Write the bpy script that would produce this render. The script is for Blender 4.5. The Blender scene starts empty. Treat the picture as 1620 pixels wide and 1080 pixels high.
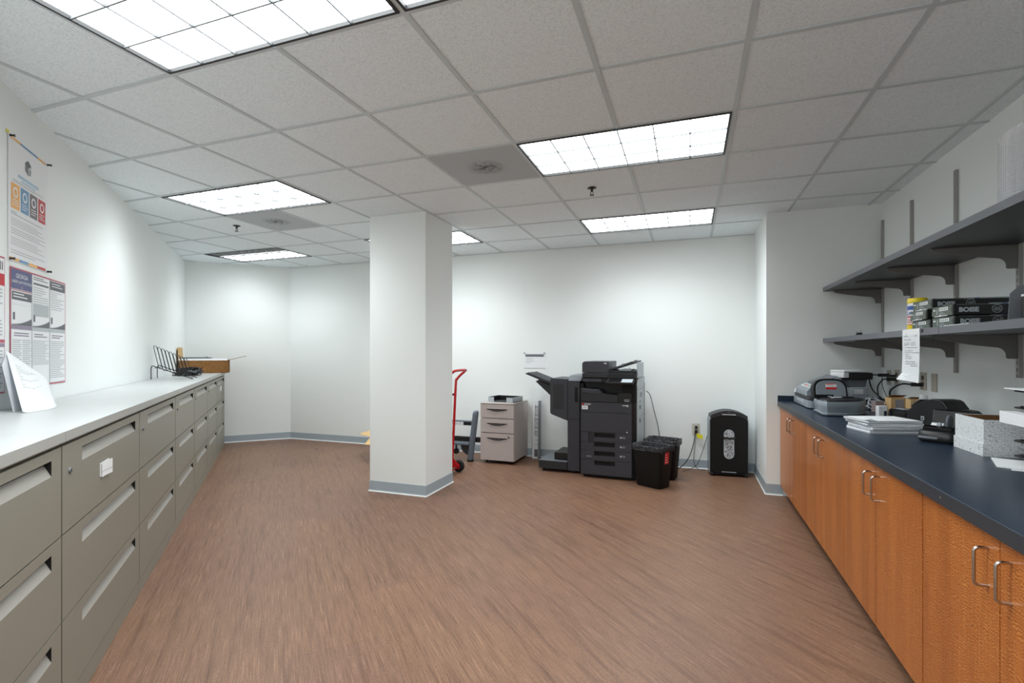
import bpy, bmesh, math, random
from mathutils import Vector, Matrix
random.seed(7)
PI = math.pi
SC = bpy.context.scene
COL = SC.collection
CEIL = 2.5525
R2 = math.sqrt(0.5)

# ------------------------------------------------------------------ helpers
def lin(r, g, b):
    f = lambda c: c / 12.92 if c <= 0.04045 else ((c + 0.055) / 1.055) ** 2.4
    return (f(r / 255), f(g / 255), f(b / 255), 1)

def mat(name, rgb, rough=0.5, metal=0.0, spec=0.5, emit=None, alpha=1.0, coat=0.0, trans=0.0):
    m = bpy.data.materials.new(name)
    m.use_nodes = True
    b = m.node_tree.nodes['Principled BSDF']
    b.inputs['Base Color'].default_value = lin(*rgb)
    b.inputs['Roughness'].default_value = rough
    b.inputs['Metallic'].default_value = metal
    b.inputs['Specular IOR Level'].default_value = spec
    b.inputs['Alpha'].default_value = alpha
    b.inputs['Coat Weight'].default_value = coat
    b.inputs['Transmission Weight'].default_value = trans
    if emit:
        b.inputs['Emission Color'].default_value = (1, 1, 1, 1)
        b.inputs['Emission Strength'].default_value = emit
    return m

class NT:
    """tiny helper to wire shader nodes"""
    def __init__(self, m):
        self.nt = m.node_tree
        self.b = self.nt.nodes['Principled BSDF']
    def n(self, kind, **kw):
        o = self.nt.nodes.new(kind)
        for k, v in kw.items():
            if k.startswith('i_'):
                o.inputs[k[2:].replace('_', ' ')].default_value = v
            else:
                setattr(o, k, v)
        return o
    def l(self, a, b):
        self.nt.links.new(a, b)
    def ramp(self, stops):
        r = self.nt.nodes.new('ShaderNodeValToRGB')
        e = r.color_ramp.elements
        while len(e) < len(stops):
            e.new(0.5)
        for k, (p, c) in enumerate(stops):
            e[k].position = p
            e[k].color = c
        return r
    def mapping(self, scale=(1, 1, 1), rot=(0, 0, 0), coord='Object'):
        t = self.nt.nodes.new('ShaderNodeTexCoord')
        m = self.nt.nodes.new('ShaderNodeMapping')
        m.inputs['Scale'].default_value = scale
        m.inputs['Rotation'].default_value = rot
        self.l(t.outputs[coord], m.inputs['Vector'])
        return m.outputs['Vector']
    def mixc(self, fac, a, b, mode='MIX'):
        x = self.nt.nodes.new('ShaderNodeMix')
        x.data_type = 'RGBA'
        x.blend_type = mode
        for s, v in ((x.inputs[0], fac), (x.inputs[6], a), (x.inputs[7], b)):
            if hasattr(v, 'links'):
                self.l(v, s)
            else:
                s.default_value = v
        return x.outputs[2]

class MB:
    """collects shapes (several materials allowed) and links them as ONE mesh object"""
    def __init__(self):
        self.bm = bmesh.new()
        self.mats = []
    def mi(self, m):
        if m not in self.mats:
            self.mats.append(m)
        return self.mats.index(m)
    def face(self, pts, m, flip=False):
        vs = [self.bm.verts.new(p) for p in pts]
        if flip:
            vs.reverse()
        f = self.bm.faces.new(vs)
        f.material_index = self.mi(m)
        return f
    def box(self, lo, hi, m, rot=None, at=(0, 0, 0)):
        x0, y0, z0 = lo
        x1, y1, z1 = hi
        c = [(x0, y0, z0), (x1, y0, z0), (x1, y1, z0), (x0, y1, z0), (x0, y0, z1), (x1, y0, z1), (x1, y1, z1), (x0, y1, z1)]
        if rot is not None:
            c = [rot @ Vector(p) + Vector(at) for p in c]
        vs = [self.bm.verts.new(p) for p in c]
        k = self.mi(m)
        for q in ((3, 2, 1, 0), (4, 5, 6, 7), (0, 1, 5, 4), (1, 2, 6, 5), (2, 3, 7, 6), (3, 0, 4, 7)):
            f = self.bm.faces.new([vs[i] for i in q])
            f.material_index = k
        return self
    def prism(self, poly, a, b, m, axis='z'):
        """poly: 2D outline, extruded from a to b along axis (x: poly=(y,z); y: poly=(x,z); z: poly=(x,y))"""
        def P(p, t):
            if axis == 'z': return (p[0], p[1], t)
            if axis == 'y': return (p[0], t, p[1])
            return (t, p[0], p[1])
        n = len(poly)
        A = [self.bm.verts.new(P(p, a)) for p in poly]
        B = [self.bm.verts.new(P(p, b)) for p in poly]
        k = self.mi(m)
        fs = [self.bm.faces.new(list(reversed(A))), self.bm.faces.new(B)]
        for i in range(n):
            fs.append(self.bm.faces.new([A[i], A[(i + 1) % n], B[(i + 1) % n], B[i]]))
        for f in fs:
            f.material_index = k
        return self
    def loft(self, rings, m, cap=True, close=True):
        k = self.mi(m)
        V = [[self.bm.verts.new(p) for p in r] for r in rings]
        n = len(rings[0])
        for a, b in zip(V, V[1:]):
            for i in range(n if close else n - 1):
                f = self.bm.faces.new([a[i], a[(i + 1) % n], b[(i + 1) % n], b[i]])
                f.material_index = k
        if cap:
            f = self.bm.faces.new(list(reversed(V[0]))); f.material_index = k
            f = self.bm.faces.new(V[-1]); f.material_index = k
        return self
    def lathe(self, prof, m, at=(0, 0, 0), seg=24, axis='z', cap=True):
        rings = []
        for r, h in prof:
            ring = []
            for i in range(seg):
                t = 2 * PI * i / seg
                c, s = r * math.cos(t), r * math.sin(t)
                p = {'z': (c, s, h), 'x': (h, c, s), 'y': (s, h, c)}[axis]
                ring.append((p[0] + at[0], p[1] + at[1], p[2] + at[2]))
            rings.append(ring)
        return self.loft(rings, m, cap)
    def tube(self, pts, r, m, seg=8, closed=False):
        pts = [Vector(p) for p in pts]
        n = len(pts)
        rings = []
        up = None
        for i, p in enumerate(pts):
            if closed:
                t = (pts[(i + 1) % n] - pts[i - 1]).normalized()
            elif i == 0:
                t = (pts[1] - p).normalized()
            elif i == n - 1:
                t = (p - pts[-2]).normalized()
            else:
                t = ((pts[i + 1] - p).normalized() + (p - pts[i - 1]).normalized()).normalized()
            if up is None:
                up = Vector((0, 0, 1)) if abs(t.z) < 0.9 else Vector((1, 0, 0))
            u = (up - t * up.dot(t)).normalized()
            up = u
            v = t.cross(u)
            rr = r[i] if isinstance(r, (list, tuple)) else r
            rings.append([p + (u * math.cos(2 * PI * k / seg) + v * math.sin(2 * PI * k / seg)) * rr for k in range(seg)])
        if closed:
            rings.append(rings[0])
            return self.loft(rings, m, cap=False)
        return self.loft(rings, m)
    def text(self, body, size, m, M, align='LEFT', bold=0.0, bend=None, shear=0.0):
        """lettering laid in the local XY plane of matrix M"""
        cu = bpy.data.curves.new('lettering', 'FONT')
        cu.body = body
        cu.size = size
        cu.align_x = align
        cu.offset = bold
        cu.shear = shear
        cu.resolution_u = 3
        ob = bpy.data.objects.new('lettering', cu)
        COL.objects.link(ob)
        dg = bpy.context.evaluated_depsgraph_get()
        me = bpy.data.meshes.new_from_object(ob.evaluated_get(dg))
        bpy.data.objects.remove(ob)
        k = self.mi(m)
        vs = []
        for v in me.vertices:
            co = v.co.copy()
            if bend:
                co = Vector(bend(co.x, co.y))
                vs.append(self.bm.verts.new(co))
            else:
                vs.append(self.bm.verts.new(M @ co))
        for p in me.polygons:
            try:
                f = self.bm.faces.new([vs[i] for i in p.vertices])
                f.material_index = k
            except ValueError:
                pass
        bpy.data.meshes.remove(me)
        return self
    def xf(self, M):
        bmesh.ops.transform(self.bm, matrix=M, verts=self.bm.verts)
        return self
    def build(self, name, parent=None, bevel=0.0, seg=2, smooth=35, weld=False, sub=0):
        if weld:
            bmesh.ops.remove_doubles(self.bm, verts=self.bm.verts, dist=1e-5)
        bmesh.ops.recalc_face_normals(self.bm, faces=self.bm.faces)
        me = bpy.data.meshes.new(name)
        self.bm.to_mesh(me)
        self.bm.free()
        for m in self.mats:
            me.materials.append(m)
        if smooth:
            for p in me.polygons:
                p.use_smooth = True
            me.set_sharp_from_angle(angle=math.radians(smooth))
        o = bpy.data.objects.new(name, me)
        COL.objects.link(o)
        if parent is not None:
            o.parent = parent
        if bevel:
            b = o.modifiers.new('edge', 'BEVEL')
            b.width = bevel
            b.segments = seg
            b.limit_method = 'ANGLE'
            b.angle_limit = math.radians(40)
            b.harden_normals = True
        if sub:
            s = o.modifiers.new('soft', 'SUBSURF')
            s.levels = s.render_levels = sub
        return o

def tag(o, label, cat, group=None):
    o['label'] = label
    o['category'] = cat
    if group:
        o['group'] = group
    return o

def thing(name, label, cat, loc=(0, 0, 0), rz=0.0, group=None):
    o = bpy.data.objects.new(name, None)
    o.empty_display_size = 0.05
    COL.objects.link(o)
    o.location = loc
    o.rotation_euler = (0, 0, rz)
    return tag(o, label, cat, group)

def structure(o):
    o['kind'] = 'structure'
    return o

def dup(root, loc=None, rz=None, label=None, group=None):
    r = root.copy()
    COL.objects.link(r)
    if loc is not None: r.location = loc
    if rz is not None: r.rotation_euler = (0, 0, rz)
    if label: r['label'] = label
    if group: r['group'] = group
    for ch in list(root.children):
        c = ch.copy(); COL.objects.link(c); c.parent = r
        for g in list(ch.children):
            d = g.copy(); COL.objects.link(d); d.parent = c
    return r

def RZ(a): return Matrix.Rotation(a, 4, 'Z')
def RX(a): return Matrix.Rotation(a, 4, 'X')
def RY(a): return Matrix.Rotation(a, 4, 'Y')
def T(x, y, z): return Matrix.Translation((x, y, z))

def smooth_path(pts, n=8):
    P = [Vector(p) for p in pts]
    out = []
    for i in range(len(P) - 1):
        p0 = P[max(i - 1, 0)]; p1 = P[i]; p2 = P[i + 1]; p3 = P[min(i + 2, len(P) - 1)]
        for k in range(n):
            t = k / n
            out.append(0.5 * ((2 * p1) + (p2 - p0) * t + (2 * p0 - 5 * p1 + 4 * p2 - p3) * t * t + (3 * p1 - p0 - 3 * p2 + p3) * t ** 3))
    out.append(P[-1])
    return out

def arc(cx, cy, r, a0, a1, n=8):
    return [(cx + r * math.cos(math.radians(a0 + (a1 - a0) * i / n)), cy + r * math.sin(math.radians(a0 + (a1 - a0) * i / n))) for i in range(n + 1)]

def rrect(x0, y0, x1, y1, r, n=5):
    return arc(x1 - r, y1 - r, r, 0, 90, n) + arc(x0 + r, y1 - r, r, 90, 180, n) + arc(x0 + r, y0 + r, r, 180, 270, n) + arc(x1 - r, y0 + r, r, 270, 360, n)

# ------------------------------------------------------------------ materials
LAMP_COL = (0.925, 0.98, 1.0)
LAMP_SIDE, LAMP_DOWN = 3.2, 10.4
WALL = mat('wall_paint', (239, 243, 242), 0.55, spec=0.35)
w = NT(WALL)
nz = w.n('ShaderNodeTexNoise', i_Scale=220.0, i_Detail=3.0)
w.l(w.mapping(), nz.inputs['Vector'])
bp = w.n('ShaderNodeBump', i_Strength=0.04, i_Distance=0.002)
w.l(nz.outputs['Fac'], bp.inputs['Height'])
w.l(bp.outputs['Normal'], w.b.inputs['Normal'])

CEILM = mat('ceiling_tile', (238, 238, 236), 0.9, spec=0.2)
w = NT(CEILM)
v = w.mapping()
n1 = w.n('ShaderNodeTexNoise', i_Scale=120.0, i_Detail=4.0, i_Roughness=0.65)
w.l(v, n1.inputs['Vector'])
r1 = w.ramp([(0.30, lin(216, 226, 231)), (0.5, lin(238, 247, 251)), (0.7, lin(246, 253, 254))])
w.l(n1.outputs['Fac'], r1.inputs['Fac'])
w.l(r1.outputs['Color'], w.b.inputs['Base Color'])
bp = w.n('ShaderNodeBump', i_Strength=0.55, i_Distance=0.004)
w.l(n1.outputs['Fac'], bp.inputs['Height'])
w.l(bp.outputs['Normal'], w.b.inputs['Normal'])

TBAR = mat('grid_metal', (200, 209, 212), 0.45, spec=0.4)
FLOORM = mat('floor_vinyl', (120, 90, 78), 0.42, spec=0.35)
w = NT(FLOORM)
ang = PI / 4            # grain runs along the diagonal wall
v = w.mapping(scale=(1, 1, 1), rot=(0, 0, ang))
sp = w.n('ShaderNodeMapping'); sp.inputs['Scale'].default_value = (5.0, 250.0, 1.0)
# after a +45 degree turn the (-1,1) direction lies along +/-x ... (x' is the grain axis)
w.l(v, sp.inputs['Vector'])
FL_SP = sp
fine = w.n('ShaderNodeTexNoise', i_Scale=1.0, i_Detail=5.0, i_Roughness=0.7)
w.l(sp.outputs['Vector'], fine.inputs['Vector'])
sp2 = w.n('ShaderNodeMapping'); sp2.inputs['Scale'].default_value = (1.2, 26.0, 1.0)
w.l(v, sp2.inputs['Vector'])
mid = w.n('ShaderNodeTexNoise', i_Scale=1.0, i_Detail=4.0, i_Roughness=0.6)
w.l(sp2.outputs['Vector'], mid.inputs['Vector'])
br = w.n('ShaderNodeTexBrick', offset=0.5, i_Scale=1.0)
br.inputs['Color1'].default_value = (0.25, 0.25, 0.25, 1)
br.inputs['Color2'].default_value = (0.75, 0.75, 0.75, 1)
br.inputs['Mortar'].default_value = (0.45, 0.45, 0.45, 1)
br.inputs['Mortar Size'].default_value = 0.0006
br.inputs['Brick Width'].default_value = 0.92
br.inputs['Row Height'].default_value = 0.46
w.l(v, br.inputs['Vector'])
big = w.n('ShaderNodeTexNoise', i_Scale=1.6, i_Detail=2.0)
w.l(v, big.inputs['Vector'])
rf = w.ramp([(0.28, lin(88, 63, 48)), (0.46, lin(126, 95, 76)), (0.56, lin(138, 105, 85)), (0.74, lin(180, 145, 121))])
w.l(fine.outputs['Fac'], rf.inputs['Fac'])
rm = w.ramp([(0.32, (0.74, 0.71, 0.70, 1)), (0.5, (1, 1, 1, 1)), (0.68, (1.0, 0.99, 0.97, 1))])
w.l(mid.outputs['Fac'], rm.inputs['Fac'])
c1 = w.mixc(1.0, rf.outputs['Color'], rm.outputs['Color'], 'MULTIPLY')
rb = w.ramp([(0.2, (0.90, 0.89, 0.91, 1)), (0.8, (1.0, 0.99, 0.955, 1))])
w.l(br.outputs['Color'], rb.inputs['Fac'])
c2 = w.mixc(1.0, c1, rb.outputs['Color'], 'MULTIPLY')
rg = w.ramp([(0.35, (0.93, 0.92, 0.95, 1)), (0.65, (1.0, 1.0, 0.97, 1))])
w.l(big.outputs['Fac'], rg.inputs['Fac'])
c3 = w.mixc(1.0, c2, rg.outputs['Color'], 'MULTIPLY')
sp3 = w.n('ShaderNodeMapping'); sp3.inputs['Scale'].default_value = (60.0, 520.0, 1.0)
w.l(v, sp3.inputs['Vector'])
tiny = w.n('ShaderNodeTexNoise', i_Scale=1.0, i_Detail=3.0, i_Roughness=0.6)
w.l(sp3.outputs['Vector'], tiny.inputs['Vector'])
rt = w.ramp([(0.32, (0.70, 0.68, 0.66, 1)), (0.5, (1, 1, 1, 1)), (0.7, (1.28, 1.27, 1.25, 1))])
w.l(tiny.outputs['Fac'], rt.inputs['Fac'])
c4 = w.mixc(1.0, c3, rt.outputs['Color'], 'MULTIPLY')
w.l(c4, w.b.inputs['Base Color'])
bp = w.n('ShaderNodeBump', i_Strength=0.25, i_Distance=0.0015)
w.l(fine.outputs['Fac'], bp.inputs['Height'])
w.l(bp.outputs['Normal'], w.b.inputs['Normal'])

BASEB = mat('vinyl_base', (168, 180, 188), 0.45)
TOE_HI = mat('toe_highlight', (232, 234, 232), 0.5)
WOOD = mat('cabinet_veneer', (178, 98, 44), 0.38, spec=0.45, coat=0.15)
w = NT(WOOD)
v = w.mapping(coord='Object')
# quarter-sawn flake: short ripples across vertical grain, leaf by leaf
m1 = w.n('ShaderNodeMapping'); m1.inputs['Scale'].default_value = (1, 1.9, 1.0)
w.l(v, m1.inputs['Vector'])
wv = w.n('ShaderNodeTexWave', wave_type='BANDS', bands_direction='Z', wave_profile='SIN')
wv.inputs['Scale'].default_value = 34.0
wv.inputs['Distortion'].default_value = 11.0
wv.inputs['Detail'].default_value = 2.5
wv.inputs['Detail Scale'].default_value = 0.9
wv.inputs['Detail Roughness'].default_value = 0.55
w.l(m1.outputs['Vector'], wv.inputs['Vector'])
m5 = w.n('ShaderNodeMapping'); m5.inputs['Scale'].default_value = (1, 30.0, 55.0)
w.l(v, m5.inputs['Vector'])
mk = w.n('ShaderNodeTexNoise', i_Scale=1.0, i_Detail=2.0)
w.l(m5.outputs['Vector'], mk.inputs['Vector'])
fl = w.n('ShaderNodeMix'); fl.data_type = 'FLOAT'
rk = w.ramp([(0.40, (0.25, 0.25, 0.25, 1)), (0.58, (0.95, 0.95, 0.95, 1))])
w.l(mk.outputs['Fac'], rk.inputs['Fac'])
w.l(rk.outputs['Color'], fl.inputs[0])
fl.inputs[2].default_value = 0.45
w.l(wv.outputs['Fac'], fl.inputs[3])
m2 = w.n('ShaderNodeMapping'); m2.inputs['Scale'].default_value = (1, 120.0, 3.0)
w.l(v, m2.inputs['Vector'])
gr = w.n('ShaderNodeTexNoise', i_Scale=1.0, i_Detail=4.0, i_Roughness=0.6)
w.l(m2.outputs['Vector'], gr.inputs['Vector'])
m3 = w.n('ShaderNodeMapping'); m3.inputs['Scale'].default_value = (1, 9.0, 0.35)
w.l(v, m3.inputs['Vector'])
lf = w.n('ShaderNodeTexNoise', i_Scale=1.0, i_Detail=1.0)
w.l(m3.outputs['Vector'], lf.inputs['Vector'])
ra = w.ramp([(0.10, lin(164, 92, 36)), (0.45, lin(184, 106, 44)), (0.92, lin(208, 136, 68))])
w.l(fl.outputs[0], ra.inputs['Fac'])
rb2 = w.ramp([(0.3, (0.80, 0.76, 0.72, 1)), (0.6, (1, 1, 1, 1))])
w.l(gr.outputs['Fac'], rb2.inputs['Fac'])
c1 = w.mixc(1.0, ra.outputs['Color'], rb2.outputs['Color'], 'MULTIPLY')
rc2 = w.ramp([(0.38, (0.82, 0.77, 0.74, 1)), (0.62, (1, 1, 1, 1))])
w.l(lf.outputs['Fac'], rc2.inputs['Fac'])
c2 = w.mixc(1.0, c1, rc2.outputs['Color'], 'MULTIPLY')
w.l(c2, w.b.inputs['Base Color'])

LAMIN = mat('navy_laminate', (44, 56, 72), 0.30, spec=0.5)
w = NT(LAMIN)
n1 = w.n('ShaderNodeTexNoise', i_Scale=420.0, i_Detail=2.0)
w.l(w.mapping(), n1.inputs['Vector'])
r1 = w.ramp([(0.35, lin(22, 34, 49)), (0.55, lin(30, 44, 62)), (0.75, lin(48, 64, 86))])
w.l(n1.outputs['Fac'], r1.inputs['Fac'])
w.l(r1.outputs['Color'], w.b.inputs['Base Color'])
EDGE = mat('counter_edge', (48, 53, 59), 0.4)
SHELFM = mat('shelf_laminate', (50, 52, 57), 0.4)
SHELFE = mat('shelf_edge', (98, 101, 109), 0.42)
BRKT = mat('bracket_paint', (122, 120, 118), 0.5)
STDM = mat('standard_paint', (166, 164, 160), 0.45)
GREIGE = mat('filing_steel', (140, 137, 125), 0.42, spec=0.5)
w = NT(GREIGE)
n1 = w.n('ShaderNodeTexNoise', i_Scale=900.0, i_Detail=1.0)
w.l(w.mapping(), n1.inputs['Vector'])
bp = w.n('ShaderNodeBump', i_Strength=0.06, i_Distance=0.001)
w.l(n1.outputs['Fac'], bp.inputs['Height'])
w.l(bp.outputs['Normal'], w.b.inputs['Normal'])
PULL_LIT = mat('pull_steel_lit', (154, 151, 144), 0.45)
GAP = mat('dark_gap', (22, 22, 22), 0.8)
LOCK = mat('lock_chrome', (205, 205, 205), 0.25, metal=0.9)
WTOP = mat('white_laminate', (196, 199, 198), 0.32)
WTEDGE = mat('top_edge_band', (172, 172, 168), 0.4)
STEEL = mat('brushed_steel', (190, 184, 176), 0.25, metal=1.0)
BLACK = mat('black_plastic', (17, 18, 20), 0.42)
BLACKM = mat('black_matte', (9, 9, 10), 0.6, spec=0.35)
BLACKG = mat('black_gloss', (12, 12, 14), 0.16)
DGREY = mat('charcoal_plastic', (55, 56, 63), 0.42)
DGREY2 = mat('dark_plastic', (40, 41, 45), 0.45)
MGREY = mat('mid_grey_plastic', (112, 116, 122), 0.45)
LGREY = mat('light_grey_plastic', (176, 184, 190), 0.45)
SILVER = mat('silver_plastic', (148, 158, 166), 0.38, metal=0.25)
SLATE = mat('slate_paint', (98, 108, 118), 0.35)
WHITE = mat('white_plastic', (232, 233, 234), 0.45)
PAPER = mat('paper', (238, 240, 242), 0.75, spec=0.2)
PAPER2 = mat('paper_side', (224, 227, 231), 0.8, spec=0.1)
INK = mat('ink_grey', (188, 194, 196), 0.8)  # inks paled: glare on the posters put into the print colours
INKD = mat('ink_dark', (112, 114, 119), 0.8)
INKL = mat('ink_light', (196, 202, 204), 0.8)
NAVYP = mat('print_navy', (102, 106, 142), 0.7)
REDP = mat('print_red', (196, 54, 66), 0.7)
MAROON = mat('print_maroon', (186, 96, 112), 0.7)
ORANGEP = mat('print_orange', (240, 184, 112), 0.7)
BLUEP = mat('print_blue', (120, 160, 196), 0.7)
GREYP = mat('print_grey', (128, 122, 126), 0.7)
CRIM = mat('print_crimson', (196, 82, 82), 0.7)
LAVEN = mat('print_lavender', (150, 140, 160), 0.7)
PALEB = mat('print_pale_blue', (176, 204, 222), 0.7)
YELLOW = mat('yellow_tag', (232, 222, 30), 0.6)
RED = mat('red_paint', (196, 14, 22), 0.25, coat=0.3)
REDST = mat('red_sticker', (210, 30, 36), 0.5)
ORST = mat('orange_sticker', (212, 66, 42), 0.5)
RUBBER = mat('rubber', (20, 20, 20), 0.75)
TAUPE = mat('taupe_plastic', (186, 176, 172), 0.45)
TAUPED = mat('taupe_recess', (74, 66, 64), 0.6)
CARD = mat('cardboard', (160, 116, 70), 0.85, spec=0.15)
w = NT(CARD)
n1 = w.n('ShaderNodeTexNoise', i_Scale=30.0, i_Detail=4.0)
w.l(w.mapping(), n1.inputs['Vector'])
r1 = w.ramp([(0.3, lin(138, 96, 56)), (0.7, lin(160, 116, 72))])
w.l(n1.outputs['Fac'], r1.inputs['Fac'])
w.l(r1.outputs['Color'], w.b.inputs['Base Color'])
CARDL = mat('cardboard_light', (206, 172, 124), 0.85, spec=0.15)
KRAFT = mat('kraft_inside', (126, 92, 62), 0.85, spec=0.1)
IVORY = mat('ivory_plate', (205, 200, 186), 0.45)
TAUPEPL = mat('taupe_plate', (188, 180, 168), 0.45)
LYB = mat('label_blue', (62, 92, 170), 0.45)
LYY = mat('label_yellow', (238, 214, 30), 0.4)
LYR = mat('label_red', (206, 40, 50), 0.45)
GREENB = mat('ream_green', (86, 98, 88), 0.5)
REAMK = mat('ream_black', (22, 26, 26), 0.4)
REAMG = mat('ream_grey', (150, 156, 158), 0.5)
DIFF = mat('perforated_steel', (152, 151, 149), 0.5)
BLADE = mat('louver_metal', (116, 120, 122), 0.6)
LFRAME = mat('lamp_frame_black', (34, 35, 36), 0.5)
GLOW = mat('lamp_reflector', (235, 238, 240), 0.6, emit=1.0)
w = NT(GLOW)
# photometric curve of a louvred troffer: strong downward, cut off towards the horizon
gm = w.n('ShaderNodeNewGeometry')
sx = w.n('ShaderNodeSeparateXYZ'); w.l(gm.outputs['Incoming'], sx.inputs[0])
ab = w.n('ShaderNodeMath', operation='ABSOLUTE'); w.l(sx.outputs['Z'], ab.inputs[0])
mr = w.n('ShaderNodeMapRange', interpolation_type='SMOOTHSTEP')
mr.inputs['From Min'].default_value = 0.27
mr.inputs['From Max'].default_value = 0.84
mr.inputs['To Min'].default_value = LAMP_SIDE
mr.inputs['To Max'].default_value = LAMP_DOWN
w.l(ab.outputs[0], mr.inputs['Value'])
sn = w.n('ShaderNodeSeparateXYZ'); w.l(gm.outputs['Normal'], sn.inputs[0])
an = w.n('ShaderNodeMath', operation='ABSOLUTE'); w.l(sn.outputs['Z'], an.inputs[0])
m4 = w.n('ShaderNodeMapRange'); m4.inputs['From Min'].default_value = 0.6; m4.inputs['To Min'].default_value = 0.80
w.l(an.outputs[0], m4.inputs['Value'])
mu = w.n('ShaderNodeMath', operation='MULTIPLY'); w.l(mr.outputs[0], mu.inputs[0]); w.l(m4.outputs[0], mu.inputs[1])
w.l(mu.outputs[0], w.b.inputs['Emission Strength'])
w.b.inputs['Emission Color'].default_value = (*LAMP_COL, 1)
DULL = mat('unlit_reflector', (120, 124, 122), 0.5)
POLY = mat('clear_film', (236, 240, 242), 0.12, alpha=0.14)
BAGM = mat('bin_liner', (40, 41, 45), 0.2)
w = NT(BAGM)
n1 = w.n('ShaderNodeTexNoise', i_Scale=28.0, i_Detail=4.0)
w.l(w.mapping(), n1.inputs['Vector'])
n1.inputs['Distortion'].default_value = 1.5
bp = w.n('ShaderNodeBump', i_Strength=0.9, i_Distance=0.03)
w.l(n1.outputs['Fac'], bp.inputs['Height'])
w.l(bp.outputs['Normal'], w.b.inputs['Normal'])
BUBBLE = mat('bubble_film', (238, 240, 245), 0.2, alpha=0.5)
w = NT(BUBBLE)
n1 = w.n('ShaderNodeTexVoronoi', i_Scale=75.0, i_Randomness=0.12)
w.l(w.mapping(), n1.inputs['Vector'])
bp = w.n('ShaderNodeBump', i_Strength=0.9, i_Distance=0.01)
bp.invert = True
w.l(n1.outputs['Distance'], bp.inputs['Height'])
w.l(bp.outputs['Normal'], w.b.inputs['Normal'])
CRACK = mat('crackle_paper', (226, 228, 230), 0.6)
w = NT(CRACK)
v = w.mapping()
n1 = w.n('ShaderNodeTexVoronoi', feature='DISTANCE_TO_EDGE', i_Scale=96.0)
w.l(v, n1.inputs['Vector'])
r1 = w.ramp([(0.012, lin(128, 132, 138)), (0.045, lin(232, 234, 236))])
w.l(n1.outputs['Distance'], r1.inputs['Fac'])
w.l(r1.outputs['Color'], w.b.inputs['Base Color'])
SHRED = mat('shredded_paper', (200, 202, 206), 0.6)
w = NT(SHRED)
n1 = w.n('ShaderNodeTexNoise', i_Scale=38.0, i_Detail=3.0, i_Distortion=2.5)
w.l(w.mapping(), n1.inputs['Vector'])
r1 = w.ramp([(0.38, lin(40, 42, 46)), (0.5, lin(170, 172, 178)), (0.6, lin(225, 226, 230))])
w.l(n1.outputs['Fac'], r1.inputs['Fac'])
w.l(r1.outputs['Color'], w.b.inputs['Base Color'])
DARKPERF = mat('dark_perforation', (104, 108, 106), 0.6)
PERF = mat('vent_perforation', (120, 120, 120), 0.6)
w = NT(PERF)
v = w.mapping()
n1 = w.n('ShaderNodeTexVoronoi', i_Scale=110.0, i_Randomness=0.0)
w.l(v, n1.inputs['Vector'])
r1 = w.ramp([(0.25, lin(110, 116, 118)), (0.4, lin(180, 187, 190))])
w.l(n1.outputs['Distance'], r1.inputs['Fac'])
w.l(r1.outputs['Color'], w.b.inputs['Base Color'])
DUST = mat('dusty_steel', (150, 149, 147), 0.7)
w = NT(DUST)
v = w.mapping()
ln = w.n('ShaderNodeVectorMath', operation='LENGTH'); w.l(v, ln.inputs[0])
n1 = w.n('ShaderNodeTexNoise', i_Scale=26.0, i_Detail=4.0, i_Roughness=0.7); w.l(v, n1.inputs['Vector'])
fo = w.n('ShaderNodeMapRange'); fo.inputs['From Min'].default_value = 0.02; fo.inputs['From Max'].default_value = 0.145
fo.inputs['To Min'].default_value = 0.75; fo.inputs['To Max'].default_value = 0.0
w.l(ln.outputs['Value'], fo.inputs['Value'])
r1 = w.ramp([(0.38, (0, 0, 0, 1)), (0.62, (1, 1, 1, 1))]); w.l(n1.outputs['Fac'], r1.inputs['Fac'])
mu = w.n('ShaderNodeMath', operation='MULTIPLY'); w.l(fo.outputs[0], mu.inputs[0]); w.l(r1.outputs['Color'], mu.inputs[1])
w.l(mu.outputs[0], w.b.inputs['Alpha'])
w.b.inputs['Base Color'].default_value = lin(70, 70, 69)

# ------------------------------------------------------------------ room shell
YB, XR, YN = 5.87, 1.54, -1.7
BX, BY = 0.657, 5.02           # the projecting corner
LW = -1.637                    # left wall: x + y = LW
DG = 11.49                     # far left wall: y - x = DG
def clip(poly, a, b, c):
    """keep the side a*x + b*y <= c"""
    out = []
    for i, p in enumerate(poly):
        q = poly[(i + 1) % len(poly)]
        dp, dq = a * p[0] + b * p[1] - c, a * q[0] + b * q[1] - c
        if dp <= 0: out.append(p)
        if dp * dq < 0:
            t = dp / (dp - dq)
            out.append((p[0] + t * (q[0] - p[0]), p[1] + t * (q[1] - p[1])))
    return out
HALVES = [(-1, -1, -LW), (-1, 1, DG), (0, 1, YB), (1, 0, XR), (0, -1, -YN)]
def clip_room(poly):
    res = []
    for extra in ((1, 0, BX), ):
        p = poly
        for h in HALVES + [extra]:
            p = clip(p, *h) if p else p
        if len(p) > 2: res.append(p)
    p = poly
    for h in HALVES + [(-1, 0, -BX), (0, 1, BY)]:
        p = clip(p, *h) if p else p
    if len(p) > 2: res.append(p)
    return res

mb = MB()
mb.prism([(-6.9, YN - 0.2), (XR + 0.2, YN - 0.2), (XR + 0.2, YB + 0.2), (-6.9, YB + 0.2)], -0.1, 0.0, FLOORM)
structure(mb.build('floor', smooth=0))

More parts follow.
